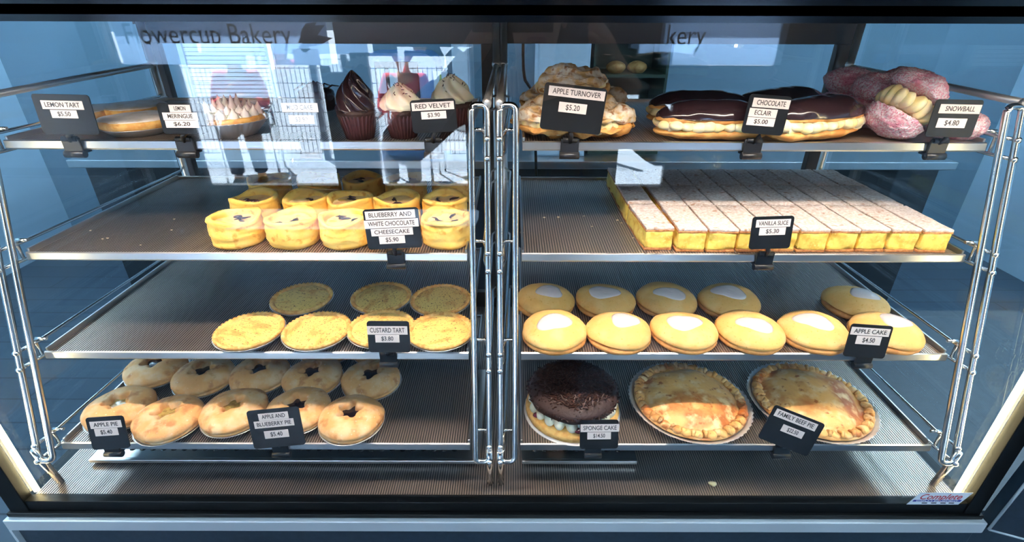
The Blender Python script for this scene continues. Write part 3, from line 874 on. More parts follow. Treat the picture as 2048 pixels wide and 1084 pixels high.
spawn('cupw', make_cupcake('white'), place(803, 283, z, .030, .03), .4, 'chocolate cupcake with white swirl and sprinkles in front of the others', 'cupcake', KG, .76)
spawn('cupw', None, place(905, 268, z, .030, .03), 2.1, 'cream swirl cupcake behind the RED VELVET tag, next to centre rack', 'cupcake', KG, .82)

# ---- top right tray: turnovers, eclairs, snowballs
def make_turnover(seed):
    def mk():
        t = empty('apple_turnover')
        def shell(nm, m, z0, sz, seed, flip):
            s = MB().sphere((0, 0, 0), (.060, .048, sz), 5)
            for v in s.bm.verts:
                c = v.co
                # half-moon: straight back edge
                if c.y > .018: c.y = .018+(c.y-.018)*.25
                rr = math.hypot(c.x, c.y-.018)
                if c.z*flip < 0: c.z *= .12
                lay = math.sin(rr*330+noise.noise(c*30)*2.0)
                c.z += flip*(.0016*lay*(1 if c.z*flip > .002 else 0))
                c.x += .0008*lay; c.y += .0008*lay
            s.jitter(.013, 30, seed).jitter(.0050, 75, seed+1)
            for v in s.bm.verts: v.co.z += z0
            s.build(nm, m, t)
        shell('lower_pastry', M['choux'], .021, .016, seed, -1)
        c = MB()
        rr = random.Random(seed)
        for k in range(13):
            a = PI+PI*k/12
            c.sphere((.049*math.cos(a), .014+.044*math.sin(a), .022+rr.uniform(-.002, .003)), (.0125, .0105, .0115), 3, Matrix.Rotation(a+.6, 3, 'Z'))
        c.jitter(.004, 60, seed).build('cream', M['creamy'], t)
        shell('upper_pastry', M['puff'], .030, .026, seed+5, 1)
        return t
    return mk
TG = 'apple turnovers on the top right tray'
spawn('to1', make_turnover(1), place(1094, 286, z, .042, .03), -.75, 'sugared apple turnover with cream in front, left of and behind its tag', 'turnover', TG, .84)
spawn('to2', make_turnover(2), place(1204, 286, z, .042, .03), .75, 'apple turnover with cream spilling out right of the APPLE TURNOVER tag', 'turnover', TG, .84)
o = spawn('to3', make_turnover(3), place(1146, 268, z, .042, .05)+Vector((0, .020, .036)), .1, 'sugared apple turnover stacked on top behind the APPLE TURNOVER tag', 'turnover', TG, .84)
spawn('to1', None, place(1100, 246, z, .042, .03)+Vector((0, .03, 0)), -.9, 'apple turnover hidden in the row behind, left', 'turnover', TG, .84)
spawn('to2', None, place(1205, 246, z, .042, .03)+Vector((0, .03, 0)), .9, 'apple turnover hidden in the row behind, right', 'turnover', TG, .84)
def make_eclair(seed):
    def mk():
        t = empty('chocolate_eclair'); Lh = .074; wd = .028
        def cap(lo, hi, l, w, amp, nm, m, sd, keep):
            s = MB().sphere((0, 0, 0), (1, 1, 1), 5)
            for v in s.bm.verts:
                c = v.co
                x = c.x; 
                ww = (1-abs(x)**3.2)**.5 if abs(x) < 1 else 0
                rho = math.hypot(c.y, c.z) or 1e-6
                c2 = Vector((x*l, c.y/rho*ww*w*min(1, rho/ (math.sqrt(max(1e-6, 1-x*x)))), 0))
                zz = c.z/rho*ww*min(1, rho/math.sqrt(max(1e-6, 1-x*x)))
                c2.z = zz*(hi if zz > 0 else lo)
                v.co = c2
            s.jitter(amp, 34, sd).jitter(amp*.4, 90, sd)
            for v in s.bm.verts: v.co.z += keep
            return s.build(nm, m, t)
        cap(.010, .010, Lh, wd, .003, 'lower_choux', M['choux'], seed, .011)
        c = MB(); rr = random.Random(seed)
        for sgn in (-1, 1):
            for k in range(11):
                x = -Lh*.86+k*Lh*1.72/10
                ww = (1-abs(x/Lh)**3.2)**.5*wd
                c.sphere((x, sgn*(ww-.006), .021+rr.uniform(-.001, .001)), (.0098, .0100, .0075), 3, Matrix.Rotation(sgn*.5, 3, 'Z'))
        c.box(-Lh*.85, Lh*.85, -wd*.75, wd*.75, .012, .028, .004)
        c.jitter(.0035, 70, seed).build('cream', M['creamy'], t)
        top = cap(.004, .021, Lh, wd*1.0, .0025, 'upper_choux', M['choux'], seed+1, .0275)
        cap(.0012, .0225, Lh*.985, wd*1.02, .0022, 'chocolate_glaze', M['choc'], seed+2, .0305)
        return t
    return mk
EG = 'chocolate eclairs on the top right tray'
for key, loc, rz, zs, lab in (('ec1', tuple(place(1428, 287, z, .029, .03)), -.02, .92, 'chocolate eclair with ruffled cream left of its tag, front row'), ('ec2', tuple(place(1632, 289, z, .036, .03)), .36, 1.02, 'glossy chocolate eclair right of its tag, next to the snowballs'),
                         ('ec1', tuple(place(1400, 256, z, .029, .03)), -.02, .9, 'chocolate eclair in the second row behind the left eclair'), ('ec2', tuple(place(1562, 254, z, .036, .03)), .30, .95, 'chocolate eclair in the second row behind the right eclair')):
    o = spawn(key, make_eclair(int(key[2])), loc, rz, lab, 'eclair', EG)
    o.scale = (1.02, 1.0, zs)
def make_snow(kind):
    def mk():
        t = empty('snowball')
        if kind == 'lying':
            s = MB().sphere((0, 0, .018), (.037, .033, .0195), 5)
            for v in s.bm.verts: v.co.z = max(v.co.z, .0)
            s.jitter(.005, 40, 2).jitter(.0022, 190, 3).jitter(.0015, 320, 4).build('coconut_bun', M['snow'], t)
        else:
            R1 = Matrix.Rotation(.55, 3, 'Y')
            for nm, zz, sg in (('upper_bun', .020, 1), ('lower_bun', -.014, -1)):
                s = MB().sphere((0, 0, 0), (.036, .034, .026), 5)
                for v in s.bm.verts:
                    if v.co.z*sg < 0: v.co.z *= .15
                s.jitter(.004, 40, zz*100).jitter(.0022, 190, 3).jitter(.0015, 320, 4)
                for v in s.bm.verts: v.co = R1 @ (v.co+Vector((0, 0, zz))) + Vector((0, 0, .040))
                s.build(nm, M['snow'], t)
            c = MB()
            for k in range(16):
                th = 2*PI*k/16
                c.sphere((.026*math.cos(th), .026*math.sin(th), .003), (.011, .007, .0125), 3, Matrix.Rotation(th+.5, 3, 'Z'))
            c.lathe([(0, -.008), (.026, -.008), (.026, .012), (0, .012)], 24)
            c.jitter(.004, 60, 1)
            for v in c.bm.verts: v.co = R1 @ v.co + Vector((0, 0, .040))
            c.build('cream', M['creamy'], t)
        return t
    return mk
SG = 'pink snowballs on the top right tray'
def sn(px, py, y, kind, rz, label, sc=1.0):
    p = on_y(px, py, y); spawn(('sn', kind), make_snow(kind), p, rz, label, 'snowball', SG, sc)
def snz(px, yb, dzz, kind, rz, label, sc=1.0, R=.034):
    p = place(px, yb, z, R, .03); p.z += dzz
    spawn(('sn', kind), make_snow(kind), p, rz, label, 'snowball', SG, sc)
snz(1800, 289, 0, 'cut', .1, 'pink coconut snowball split open with cream, in front beside its tag')
snz(1915, 286, 0, 'lying', .3, 'pink snowball hidden behind the SNOWBALL tag')
snz(1735, 262, 0, 'lying', .5, 'pink snowball behind the eclair, under the upper ones', 1.1)
snz(1812, 250, 0, 'lying', 1.5, 'pink snowball behind the split one, at the back', 1.1)
snz(1748, 262, .034, 'lying', 1.0, 'bright pink snowball resting on another, left of the split one', 1.05)
snz(1694, 240, 0, 'lying', 2.2, 'pink snowball at the back left, beneath another', 1.1)
snz(1690, 240, .034, 'lying', 2.0, 'pale pink snowball at the left, on top of the back pile', 1.05)
snz(1800, 246, .036, 'lying', .7, 'pale snowball on the pile behind the split one', 1.05)

# ================================================================== PRICE TAGS
def price_tag(cx, cy, w, h, roll, strips, clip, level, label, lean=None):
    YF = YFS[level]; YT = YF-.0105
    lean = (4, 7, 11, 16)[level]
    c = on_y(cx, cy, YT)
    s = FPX/depth_of(c)
    la = PITCH-math.radians(lean); kv = math.cos(la)+((542-cy)/FPX)*math.sin(la)
    W_, H_ = w/s, h/s/kv
    ro = math.radians(roll)
    t = tag(empty('price_tag', c), label, 'price tag', 'black price tags with printed labels')
    Mb = Matrix.Rotation(-math.radians(lean), 4, 'X') @ Matrix.Rotation(PI/2, 4, 'X') @ Matrix.Rotation(-ro, 4, 'Z')   # local x right, y up, z to the viewer
    b = MB()
    n = 6; r = .004; pts = []
    for (qx, qy, a0) in ((1, 1, 0), (-1, 1, PI/2), (-1, -1, PI), (1, -1, 1.5*PI)):
        for i in range(n+1):
            a = a0+PI/2*i/n
            pts.append((qx*(W_/2-r)+r*math.cos(a), qy*(H_/2-r)+r*math.sin(a), 0))
    b.extrude_poly(pts, (0, 0, .0014))
    for v in b.bm.verts: v.co = Mb @ v.co
    b.build('board', M['card'], t)
    for (txt, sx, sy, sw, sh) in strips:
        dx, dy = (sx-cx)/s, -(sy-cy)/s/kv
        lx, ly = dx*math.cos(-ro)+dy*math.sin(-ro)*-1, dx*math.sin(-ro)*-1*-1+dy*math.cos(-ro)
        # rotate (dx,dy) by +roll back into the board's own axes
        lx = dx*math.cos(ro)-dy*math.sin(ro); ly = dx*math.sin(ro)+dy*math.cos(ro)
        ww, hh = sw/s, sh/s/kv
        q = MB().box(lx-ww/2, lx+ww/2, ly-hh/2, ly+hh/2, .0014, .00165)
        for v in q.bm.verts: v.co = Mb @ v.co
        st = q.build('paper_strip', M['paper'], t)
        tw = ww*min(.86, .060*len(txt)+.24)
        if txt.startswith('$'): tw = ww*.50
        text_mesh(txt, hh*.78, tw, M['ink'], st, Mb @ Matrix.Translation((lx, ly, .00178)), bold=.00008)
    # clip on the tray rim
    kx = on_y(clip[0], clip[1], YF).x - c.x
    zr = ZS[level]-c.z
    yf = YF-YT
    k = MB()
    k.box(kx-.0115, kx+.0115, yf-.0050, yf-.0018, zr-.012, zr+.010, .0008)
    k.box(kx-.0115, kx+.0115, yf-.0050, yf+.0100, zr-.0105, zr-.0080, .0006)
    k.tube([(kx-.0125, yf-.0040, zr-.0110), (kx+.0125, yf-.0040, zr-.0110)], .0046, 12)
    k.build('clip', M['clip'], t)
    zb = -H_/2*.86
    st = MB().tube([(kx, yf-.0034, zr+.006), (kx*.6, -.0006, (zr+zb)/2+.004), (kx*.3*0+math.sin(ro)*-H_/2*.8, .0006+H_/2*.1, zb)], .0030, 8)
    st.tube([(kx-.009, yf-.0036, zr+.0085), (kx+.009, yf-.0036, zr+.0085)], .0034, 10)
    st.build('stem', M['clip'], t)
PT = price_tag
PT(133, 229, 113, 80, 1, [('LEMON TART', 133, 210, 82, 17), ('$5.50', 131, 228, 52, 16)], (150, 291), 0, 'black price tag LEMON TART $5.50 at the left end of the top tray')
PT(366, 237, 90, 62, 0, [('LEMON', 366, 217, 42, 14.5), ('MERINGUE', 363, 232.5, 69, 15), ('$6.20', 363, 248, 66, 14.5)], (375, 292), 0, 'black price tag LEMON MERINGUE $6.20 beside the meringue tart')
PT(603, 231, 92, 66, 0, [('MUD CAKE', 603, 215, 72, 18), ('$3.90', 603, 239, 50, 17)], (622, 292), 0, 'price tag MUD CAKE $3.90 on the top left tray')
PT(868, 232, 90, 66, -3, [('RED VELVET', 867, 212, 84, 16), ('$3.90', 868, 230, 50, 15)], (868, 292), 0, 'price tag RED VELVET in front of the cream swirl cupcakes')
PT(1146, 218, 124, 93, 6, [('APPLE TURNOVER', 1152, 187, 112, 19), ('$5.20', 1145, 216, 56, 20)], (1139, 289), 0, 'large black price tag APPLE TURNOVER $5.20 tilted before the turnovers')
PT(1532, 230, 84, 78, 4, [('CHOCOLATE', 1537, 207, 74, 18), ('ECLAIR', 1524, 226, 56, 17), ('$5.00', 1523, 243.5, 56, 16)], (1502, 297), 0, 'black price tag CHOCOLATE ECLAIR $5.00 between the eclairs')
PT(1907, 237, 94, 75, 1, [('SNOWBALL', 1912, 218, 82, 18), ('$4.80', 1904, 246, 58, 19)], (1870, 296), 0, 'price tag SNOWBALL $4.80 at the right end of the top tray')
PT(786, 457, 110, 80, -3, [('BLUEBERRY AND', 783, 429, 99, 16), ('WHITE CHOCOLATE', 784, 446.5, 108, 16), ('CHEESECAKE', 784, 463, 84, 14.5), ('$5.90', 783, 479, 52, 15.5)], (793, 514), 1, 'price tag BLUEBERRY AND WHITE CHOCOLATE CHEESECAKE $5.90 before the cheesecakes')
PT(1542, 465, 82, 65, -2, [('VANILLA SLICE', 1542, 446, 68, 15), ('$5.30', 1543, 462, 52, 15)], (1527, 515), 1, 'price tag VANILLA SLICE $5.30 in front of the vanilla slices')
PT(778, 673, 84, 62, 0, [('CUSTARD TART', 776, 660, 80, 16.5), ('$3.80', 775, 676.5, 48, 15)], (778, 716), 2, 'price tag CUSTARD TART $3.80 in front of the custard tarts')
PT(1735, 682, 84, 65, 4, [('APPLE CAKE', 1735, 663, 78, 15), ('$4.50', 1735, 680, 50, 16.5)], (1722, 722), 2, 'price tag APPLE CAKE $4.50 at the right end of the apple cakes')
PT(217, 865, 76, 64, -4, [('APPLE PIE', 216, 848, 63, 14), ('$5.40', 215, 863, 47, 14.5)], (230, 899), 3, 'small price tag APPLE PIE $5.40 at the left of the lowest tray')
PT(553, 855, 105, 76, -6, [('APPLE AND', 550, 831.5, 60, 14), ('BLUEBERRY PIE', 550, 846, 80, 14), ('$5.40', 553, 867, 49, 15)], (565, 901), 3, 'price tag APPLE AND BLUEBERRY PIE $5.40 on the lowest left tray')
PT(1198, 868, 77, 57, -1, [('SPONGE CAKE', 1199, 855, 77, 15), ('$14.50', 1198, 870.5, 47, 14)], (1185, 901), 3, 'price tag SPONGE CAKE $14.50 in front of the sponge cake')
PT(1582, 861, 112, 70, 22, [('FAMILY BEEF PIE', 1588, 839, 92, 15), ('$22.50', 1584, 862, 48, 14)], (1560, 903), 3, 'steeply tilted price tag FAMILY BEEF PIE $22.50 before the family pies')

# ================================================================== STICKER, crumbs, neighbour counter
c = on_y(1879, 997, .4895)
t = tag(empty('maker_sticker', c), 'white slanted sticker with red script on the lower right cabinet frame', 'sticker')
s = FPX/depth_of(c)
w, h = 104/s, 24/s/.70
b = MB(); sh = 8/s
b.extrude_poly([(-w/2-sh, 0, -h/2), (w/2-sh, 0, -h/2), (w/2+sh, 0, h/2), (-w/2+sh, 0, h/2)], (0, -.0004, 0)); b.build('sheet', M['white'], t)
b = MB(); b.extrude_poly([(-w*.46-sh*.5, -.0004, -h*.24), (w*.46-sh*.5, -.0004, -h*.24), (w*.46-sh*.3, -.0004, -h*.10), (-w*.46-sh*.3, -.0004, -h*.10)], (0, -.0002, 0)); bar = b.build('bar', M['blue'], t)
RX = Matrix.Rotation(PI/2, 4, 'X')
text_mesh('Complete', h*.62, w*.80, M['red'], t, Matrix.Translation((.001, -.0006, h*.15)) @ RX, shear=.35, bold=.0001)
text_mesh('DISPLAY EQUIPMENT', h*.14, w*.80, M['white'], bar, Matrix.Translation((-sh*.4, -.0008, -h*.17)) @ RX)
b = MB()
for q in (-.30, -.12, .06, .22): b.box(w*q, w*(q+.10), -.0007, -.0004, -h*.40, -h*.33)
b.build('small_print', M['ink'], t)

cr_ = [(1034, 0.466)]
rr = random.Random(9)
i = 0
for (px, py, lv) in [(1044, 466, 1), (1088, 436, 1), (1116, 435, 1), (1168, 433, 1), (1235, 441, 1), (1243, 447, 1), (1184, 454, 1), (1266, 477, 1), (216, 477, 1), (206, 479, 1), (182, 462, 1), (282, 491, 1), (343, 461, 1), (349, 439, 1)]:
    p = on_z(px, py, ZT[lv]+.0003)
    b = MB().sphere((0, 0, .0009), (.0035 if py == 466 else .0021, .0016, .0009), 1)
    o = b.jitter(.0012, 300, i).build('pastry_crumb', M['crumb'], None, p)
    tag(o, 'tiny pale pastry crumb on the bare ribbed tray left of the vanilla slices' if px > 1000 else 'tiny pale crumb on the bare tray left of the cheesecakes', 'crumb', 'crumbs beside the vanilla slices' if px > 1000 else 'crumbs beside the cheesecakes')
    i += 1
p = on_z(1424, 969, ZD+.001)
o = MB().sphere((0, 0, .003), (.006, .004, .003), 2).jitter(.003, 150, 2).build('pastry_crumb', M['creamy'], None, p)
tag(o, 'yellow pastry crumb lying alone on the cabinet deck', 'crumb')

P0 = Vector((XR+.004, .4765, .834))
PA = on_y(2130, 868, .462); PB = on_y(2130, 1100, .435); PC = on_y(2260, 985, .44)
t = tag(empty('adjoining_counter', P0), 'dark navy adjoining counter panel with pale edges at the lower right', 'counter')
pts = [P0, PB, PC, PA]
b = MB().extrude_poly([p-P0 for p in pts], (0.004, .02, 0)); b.build('panel', M['navy'], t)
b = MB().box(.012, .60, .04, .62, -P0.z, -.012); b.build('body', M['navy'], t)
MB().tube([(0, 0, 0), PA-P0], .0018, 6).build('edge_trim', M['trim'], t)
MB().tube([(0, 0, 0), PB-P0], .0018, 6).build('edge_trim', M['trim'], t)

# ================================================================== BEHIND THE CABINET (seen through the sliding doors)
M['cooltrim'] = pm('pale_laminate', L((190, 206, 218)), 0.4)
M['green'] = pm('dark_green_crate', L((34, 56, 44)), 0.5)
M['roll'] = pm('bread_roll', L((196, 150, 88)), 0.6, layers=[(40, 4, .45, .65, L((164, 108, 52)))])
M['fridgeblue'] = pm('fridge_blue', L((70, 120, 170)), 0.3)
M['poster'] = pm('poster_card', L((196, 214, 226)), 0.5)
M['leaf'] = pm('poster_green', L((150, 176, 96)), 0.5)
t = tag(empty('back_bench', (0, 2.75, 0)), 'grey work bench along the back behind the cabinet', 'bench')
MB().box(-2.2, 2.2, -.30, .33, .80, .84, .004).build('bench_top', M['steel'], t)
MB().box(-2.15, 2.15, -.26, .33, 0, .80).build('bench_body', M['dark'], t)
def at_back(px, Y): return on_y(px, 150, Y).x
# drinks fridge with rounded shoulders
xa, xb = at_back(742, 2.7), at_back(872, 2.7)
t = tag(empty('drinks_machine', ((xa+xb)/2, 2.72, .84)), 'blue round shouldered drinks machine on the back bench behind the cupcakes', 'machine')
hw = (xb-xa)/2
pr = [(-hw, 0, 0), (hw, 0, 0), (hw, 0, .40)] + [(hw-.07+.07*math.cos(a), 0, .40+.07*math.sin(a)) for a in (.4, .8, 1.2, PI/2)] + [(-hw, 0, .47)]
MB().extrude_poly(pr, (0, .24, 0)).build('body', M['fridgeblue'], t)
MB().box(-hw+.02, hw-.09, -.008, 0, .05, .43, .003).build('front_panel', M['dark'], t)
for k in range(2): MB().box(-hw+.03+k*.06, -hw+.07+k*.06, -.012, -.008, .28, .40).build('picture', M['poster'], t)
# tall pale cupboards
for (p0, p1, nm, lab, m) in ((905, 940, 'tall_cupboard', 'narrow grey cupboard on the back bench right of the drinks machine', 'cooltrim'),):
    xa, xb = at_back(p0, 2.75), at_back(p1, 2.75)
    t = tag(empty(nm, ((xa+xb)/2, 2.75, .84)), lab, 'cupboard')
    hw = (xb-xa)/2
    MB().box(-hw, hw, 0, .3, 0, .75, .003).build('body', M[m], t)
    MB().box(-hw+.008, hw-.008, -.012, 0, .01, .74, .002).build('door', M[m], t)
xa = at_back(868, 2.6); xb = at_back(896, 2.6)
t = tag(empty('poster_stand', ((xa+xb)/2, 2.58, .84)), 'upright pale card with a green bottle picture on the back bench', 'card')
hw = (xb-xa)/2
MB().box(-hw, hw, 0, .006, 0, .40).build('card', M['poster'], t)
MB().lathe([(0, 0), (.010, 0), (.010, .05), (.004, .07), (.004, .085), (0, .085)], 16, M=Matrix.Translation((0, -.001, .30))).build('bottle_picture', M['leaf'], t)
MB().box(-hw, hw, .006, .06, 0, .01).build('foot', M['dark'], t)
# ribbed white roller panel behind the lemon tarts
xa, xb = at_back(352, 3.2), at_back(520, 3.2)
t = tag(empty('roller_shutter', ((xa+xb)/2, 3.28, .84)), 'white ribbed roller shutter on the back wall behind the meringue tart', 'shutter')
hw = (xb-xa)/2; b = MB()
for k in range(26): b.box(-hw, hw, .06, .075, k*.024, k*.024+.021, .003)
b.build('slats', M['white'], t)
MB().box(-hw-.03, -hw, .05, .10, 0, .70).box(hw, hw+.03, .05, .10, 0, .70).build('guide_rail', M['cooltrim'], t)
MB().box(-hw-.03, hw+.03, .02, .12, .66, .80, .004).build('housing', M['cooltrim'], t)
# pale panel and dark green bread rack with rolls
xa, xb = at_back(1075, 2.5), at_back(1182, 2.5)
t = tag(empty('pale_cabinet', ((xa+xb)/2, 2.55, .84)), 'pale grey cabinet on the back bench behind the turnovers', 'cupboard')
hw = (xb-xa)/2
MB().box(-hw, hw, 0, .30, 0, .72, .003).build('body', M['cooltrim'], t)
MB().box(-hw+.01, hw-.01, -.012, 0, .01, .70, .002).build('door', M['cooltrim'], t)
xa, xb = at_back(1186, 2.6), at_back(1336, 2.6)
hw = (xb-xa)/2; xc = (xa+xb)/2
t = tag(empty('bread_rack', (xc, 2.60, .84)), 'dark green bread rack holding brown rolls behind the eclairs', 'rack')
MB().box(-hw, hw, .28, .30, 0, .60).box(-hw, -hw+.012, 0, .28, 0, .60).box(hw-.012, hw, 0, .28, 0, .60).build('sides', M['green'], t)
MB().box(-hw+.012, hw-.012, 0, .28, .0, .015).build('shelf', M['green'], t)
MB().box(-hw+.012, hw-.012, 0, .28, .370, .385).build('shelf', M['green'], t)
MB().box(-hw, hw, 0, .28, .59, .605).build('top', M['green'], t)
proto = None
k = 0
for zz, xs_ in ((.385, (-.055, .045)), (.015, (-.075, .0, .075))):
    for x in xs_:
        if proto is None:
            proto = MB().sphere((0, 0, .026), (.046, .05, .030), 3).jitter(.006, 25, 2).build('bread_roll', M['roll'])
            r_ = proto
        else:
            r_ = proto.copy(); COL.objects.link(r_)
        r_.location = (xc+x*1.05, 2.68, .84+zz)
        tag(r_, ['brown bread roll on the upper shelf of the green rack, left', 'brown bread roll on the upper shelf of the green rack, right', 'brown bread roll on the lower shelf of the green rack, left',
                 'brown bread roll on the lower shelf of the green rack, middle', 'brown bread roll on the lower shelf of the green rack, right'][k], 'bread roll', 'bread rolls on the green rack')
        k += 1
# power cable hanging at the door edge
pts = [on_y(1046, 110, 1.16), on_y(1047, 140, 1.17), on_y(1050, 160, 1.18), on_y(1062, 178, 1.20), on_y(1068, 200, 1.20), on_y(1070, 260, 1.20), on_y(1072, 330, 1.20), on_y(1073, 380, 1.20)]
pts = [pts[0]+Vector((0, 0, .5))] + pts + [Vector((pts[-1].x, 1.22, .3)), Vector((pts[-1].x, 1.25, .004))]
tag(MB().tube(pts, .0035, 8).build('power_cable', M['black']), 'black power cable hanging behind the right sliding door', 'cable')

# ================================================================== IN FRONT OF THE CABINET (seen only as reflections in its glass)
M['film'] = pm('translucent_sign_film', L((214, 226, 240)), 0.6)
N_ = M['film'].node_tree; tr_ = N_.nodes.new('ShaderNodeBsdfTranslucent'); tr_.inputs[0].default_value = (*L((205, 222, 242)), 1)
mx_ = N_.nodes.new('ShaderNodeMixShader'); mx_.inputs[0].default_value = .6
N_.links.new(N_.nodes['Principled BSDF'].outputs[0], mx_.inputs[1]); N_.links.new(tr_.outputs[0], mx_.inputs[2]); N_.links.new(mx_.outputs[0], N_.nodes['Material Output'].inputs['Surface'])
# sign boards over the windows, lettered for people outside
def sign(px0, px1, label, txt, tx0, tx1, wall=RY0):
    a, b = refl(px0, 10, wall), refl(px1, 130, wall)
    t = tag(empty('window_sign', ((a.x+b.x)/2, wall+.001, (a.z+b.z)/2)), label, 'sign', 'bakery sign boards over the shop windows')
    hw, hh = (b.x-a.x)/2, (a.z-b.z)/2
    MB().box(-hw, hw, 0, .003, -hh, hh).build('board', M['film'], t)
    l, r = refl(tx0, 68, wall).x-t.location.x, refl(tx1, 68, wall).x-t.location.x
    zc = refl(400, 70, wall).z - t.location.z
    Mt = Matrix.Translation(((l+r)/2, .0035, zc)) @ Matrix.Rotation(PI/2, 4, 'X')
    text_mesh(txt, .20, abs(r-l), M['ink'], t, Mt)
    return t, hh
sg1, _ = sign(210, 664, 'pale blue board lettered Bakery over the left front window', 'Flowercup Bakery', 250, 582)
sign(1330, 1560, 'pale blue board with the end of the word Bakery on the brick pier', 'kery', 1335, 1412)
lf = MB()
for (ax, ay, bx, by, wd) in ((596, 86, 650, 50, .20), (600, 74, 634, 44, .22), (604, 90, 666, 76, .16), (598, 94, 622, 98, .5)):
    A, B = refl(ax, ay, RY0) - sg1.location, refl(bx, by, RY0) - sg1.location
    A.y = B.y = .0034; dv = B-A; nv = Vector((-dv.z, 0, dv.x))*wd
    lf.extrude_poly([A, A+dv*.3+nv*.8, A+dv*.6+nv, B, A+dv*.55-nv*.7, A+dv*.25-nv*.6], (0, .0003, 0))
lf.build('leaf_mark', M['ink'], sg1)
# wire fence beyond the patio
t = tag(empty('wire_fence', (0, -4.7, -.01)), 'grey wire mesh fence beyond the sunny patio, seen reflected', 'fence')
b = MB()
for k in range(104):
    x = -4.2+k*.050; b.box(x-.0025, x+.0025, -.0025, .0025, .05, .98)
for k in range(7): b.box(-4.2, 1.0, -.003, .003, .06+k*.15, .066+k*.15)
b.build('mesh_panel', M['wire'], t)['kind'] = 'stuff'
for x in (-4.2, -2.1, -.45, 1.0): MB().box(x-.03, x+.03, -.03, .03, 0, 1.02).build('post', M['wire'], t)

M['skin'] = pm('skin', L((214, 160, 130)), 0.55, sss=.1)
M['hairgrey'] = pm('grey_hair', L((196, 192, 190)), 0.6, stretch=(1, 1, .15), layers=[(160, 3, .4, .6, L((150, 146, 146)))])
M['hairdark'] = pm('dark_hair', L((40, 30, 26)), 0.5, stretch=(1, 1, .15), layers=[(160, 3, .4, .6, L((24, 18, 16)))])
M['redcloth'] = pm('red_cloth', L((206, 52, 66)), 0.8)
M['darkcloth'] = pm('black_cloth', L((20, 21, 25)), 0.85)
M['jean'] = pm('dark_trousers', L((28, 34, 48)), 0.85)
M['palecloth'] = pm('pale_trousers', L((206, 212, 220)), 0.85)
M['eye'] = pm('eye_dark', L((30, 24, 22)), 0.2)
M['lip'] = pm('lip', L((170, 90, 84)), 0.5)
def skin(name, J, E, m, parent, root, sub=2):
    """one continuous skinned surface: J = {joint: (point, (rx, ry))}, E = edges"""
    ks = list(J); me = bpy.data.meshes.new(name)
    me.from_pydata([J[k][0] for k in ks], [(ks.index(a), ks.index(b)) for a, b in E], [])
    o = bpy.data.objects.new(name, me); COL.objects.link(o); o.parent = parent
    md = o.modifiers.new('skin', 'SKIN'); md.use_smooth_shade = True
    for i, k in enumerate(ks):
        r = J[k][1]; sv = me.skin_vertices[0].data[i] if me.skin_vertices else None
    if not me.skin_vertices: raise RuntimeError('no skin layer')
    for i, k in enumerate(ks):
        r = J[k][1]; sv = me.skin_vertices[0].data[i]
        sv.radius = r if isinstance(r, tuple) else (r, r); sv.use_root = (k == root)
    sb = o.modifiers.new('sub', 'SUBSURF'); sb.levels = sub; sb.render_levels = sub
    me.materials.append(m)
    return o
def hand_chain(J, E, side, wrist, palm, fdir, tdir, across):
    """palm and five separate bent fingers; the thumb leaves the side of the palm near its base"""
    J['palm'+side] = (palm, (.030, .016)); E.append(('wrist'+side, 'palm'+side))
    palm = Vector(palm); fdir = Vector(fdir).normalized(); across = Vector(across).normalized(); curl = Vector(tdir).normalized()
    for i, (off, ln) in enumerate(((-.030, .060), (-.010, .072), (.010, .068), (.029, .052))):
        b = palm+fdir*.035+across*off
        for j, q in enumerate((0, .5, 1)):
            J['f%d%d%s' % (i, j, side)] = (tuple(b+fdir*ln*q+curl*ln*.55*q*q), .0085-.001*j)
        E += [('palm'+side, 'f%d0%s' % (i, side)), ('f%d0%s' % (i, side), 'f%d1%s' % (i, side)), ('f%d1%s' % (i, side), 'f%d2%s' % (i, side))]
    b = palm-fdir*.005-across*.038
    for j, q in enumerate((0, .5, 1)):
        J['t%d%s' % (j, side)] = (tuple(b+(fdir*.6-across*.6+curl*.4).normalized()*.052*q), .0095-.001*j)
    E += [('palm'+side, 't0'+side), ('t0'+side, 't1'+side), ('t1'+side, 't2'+side)]
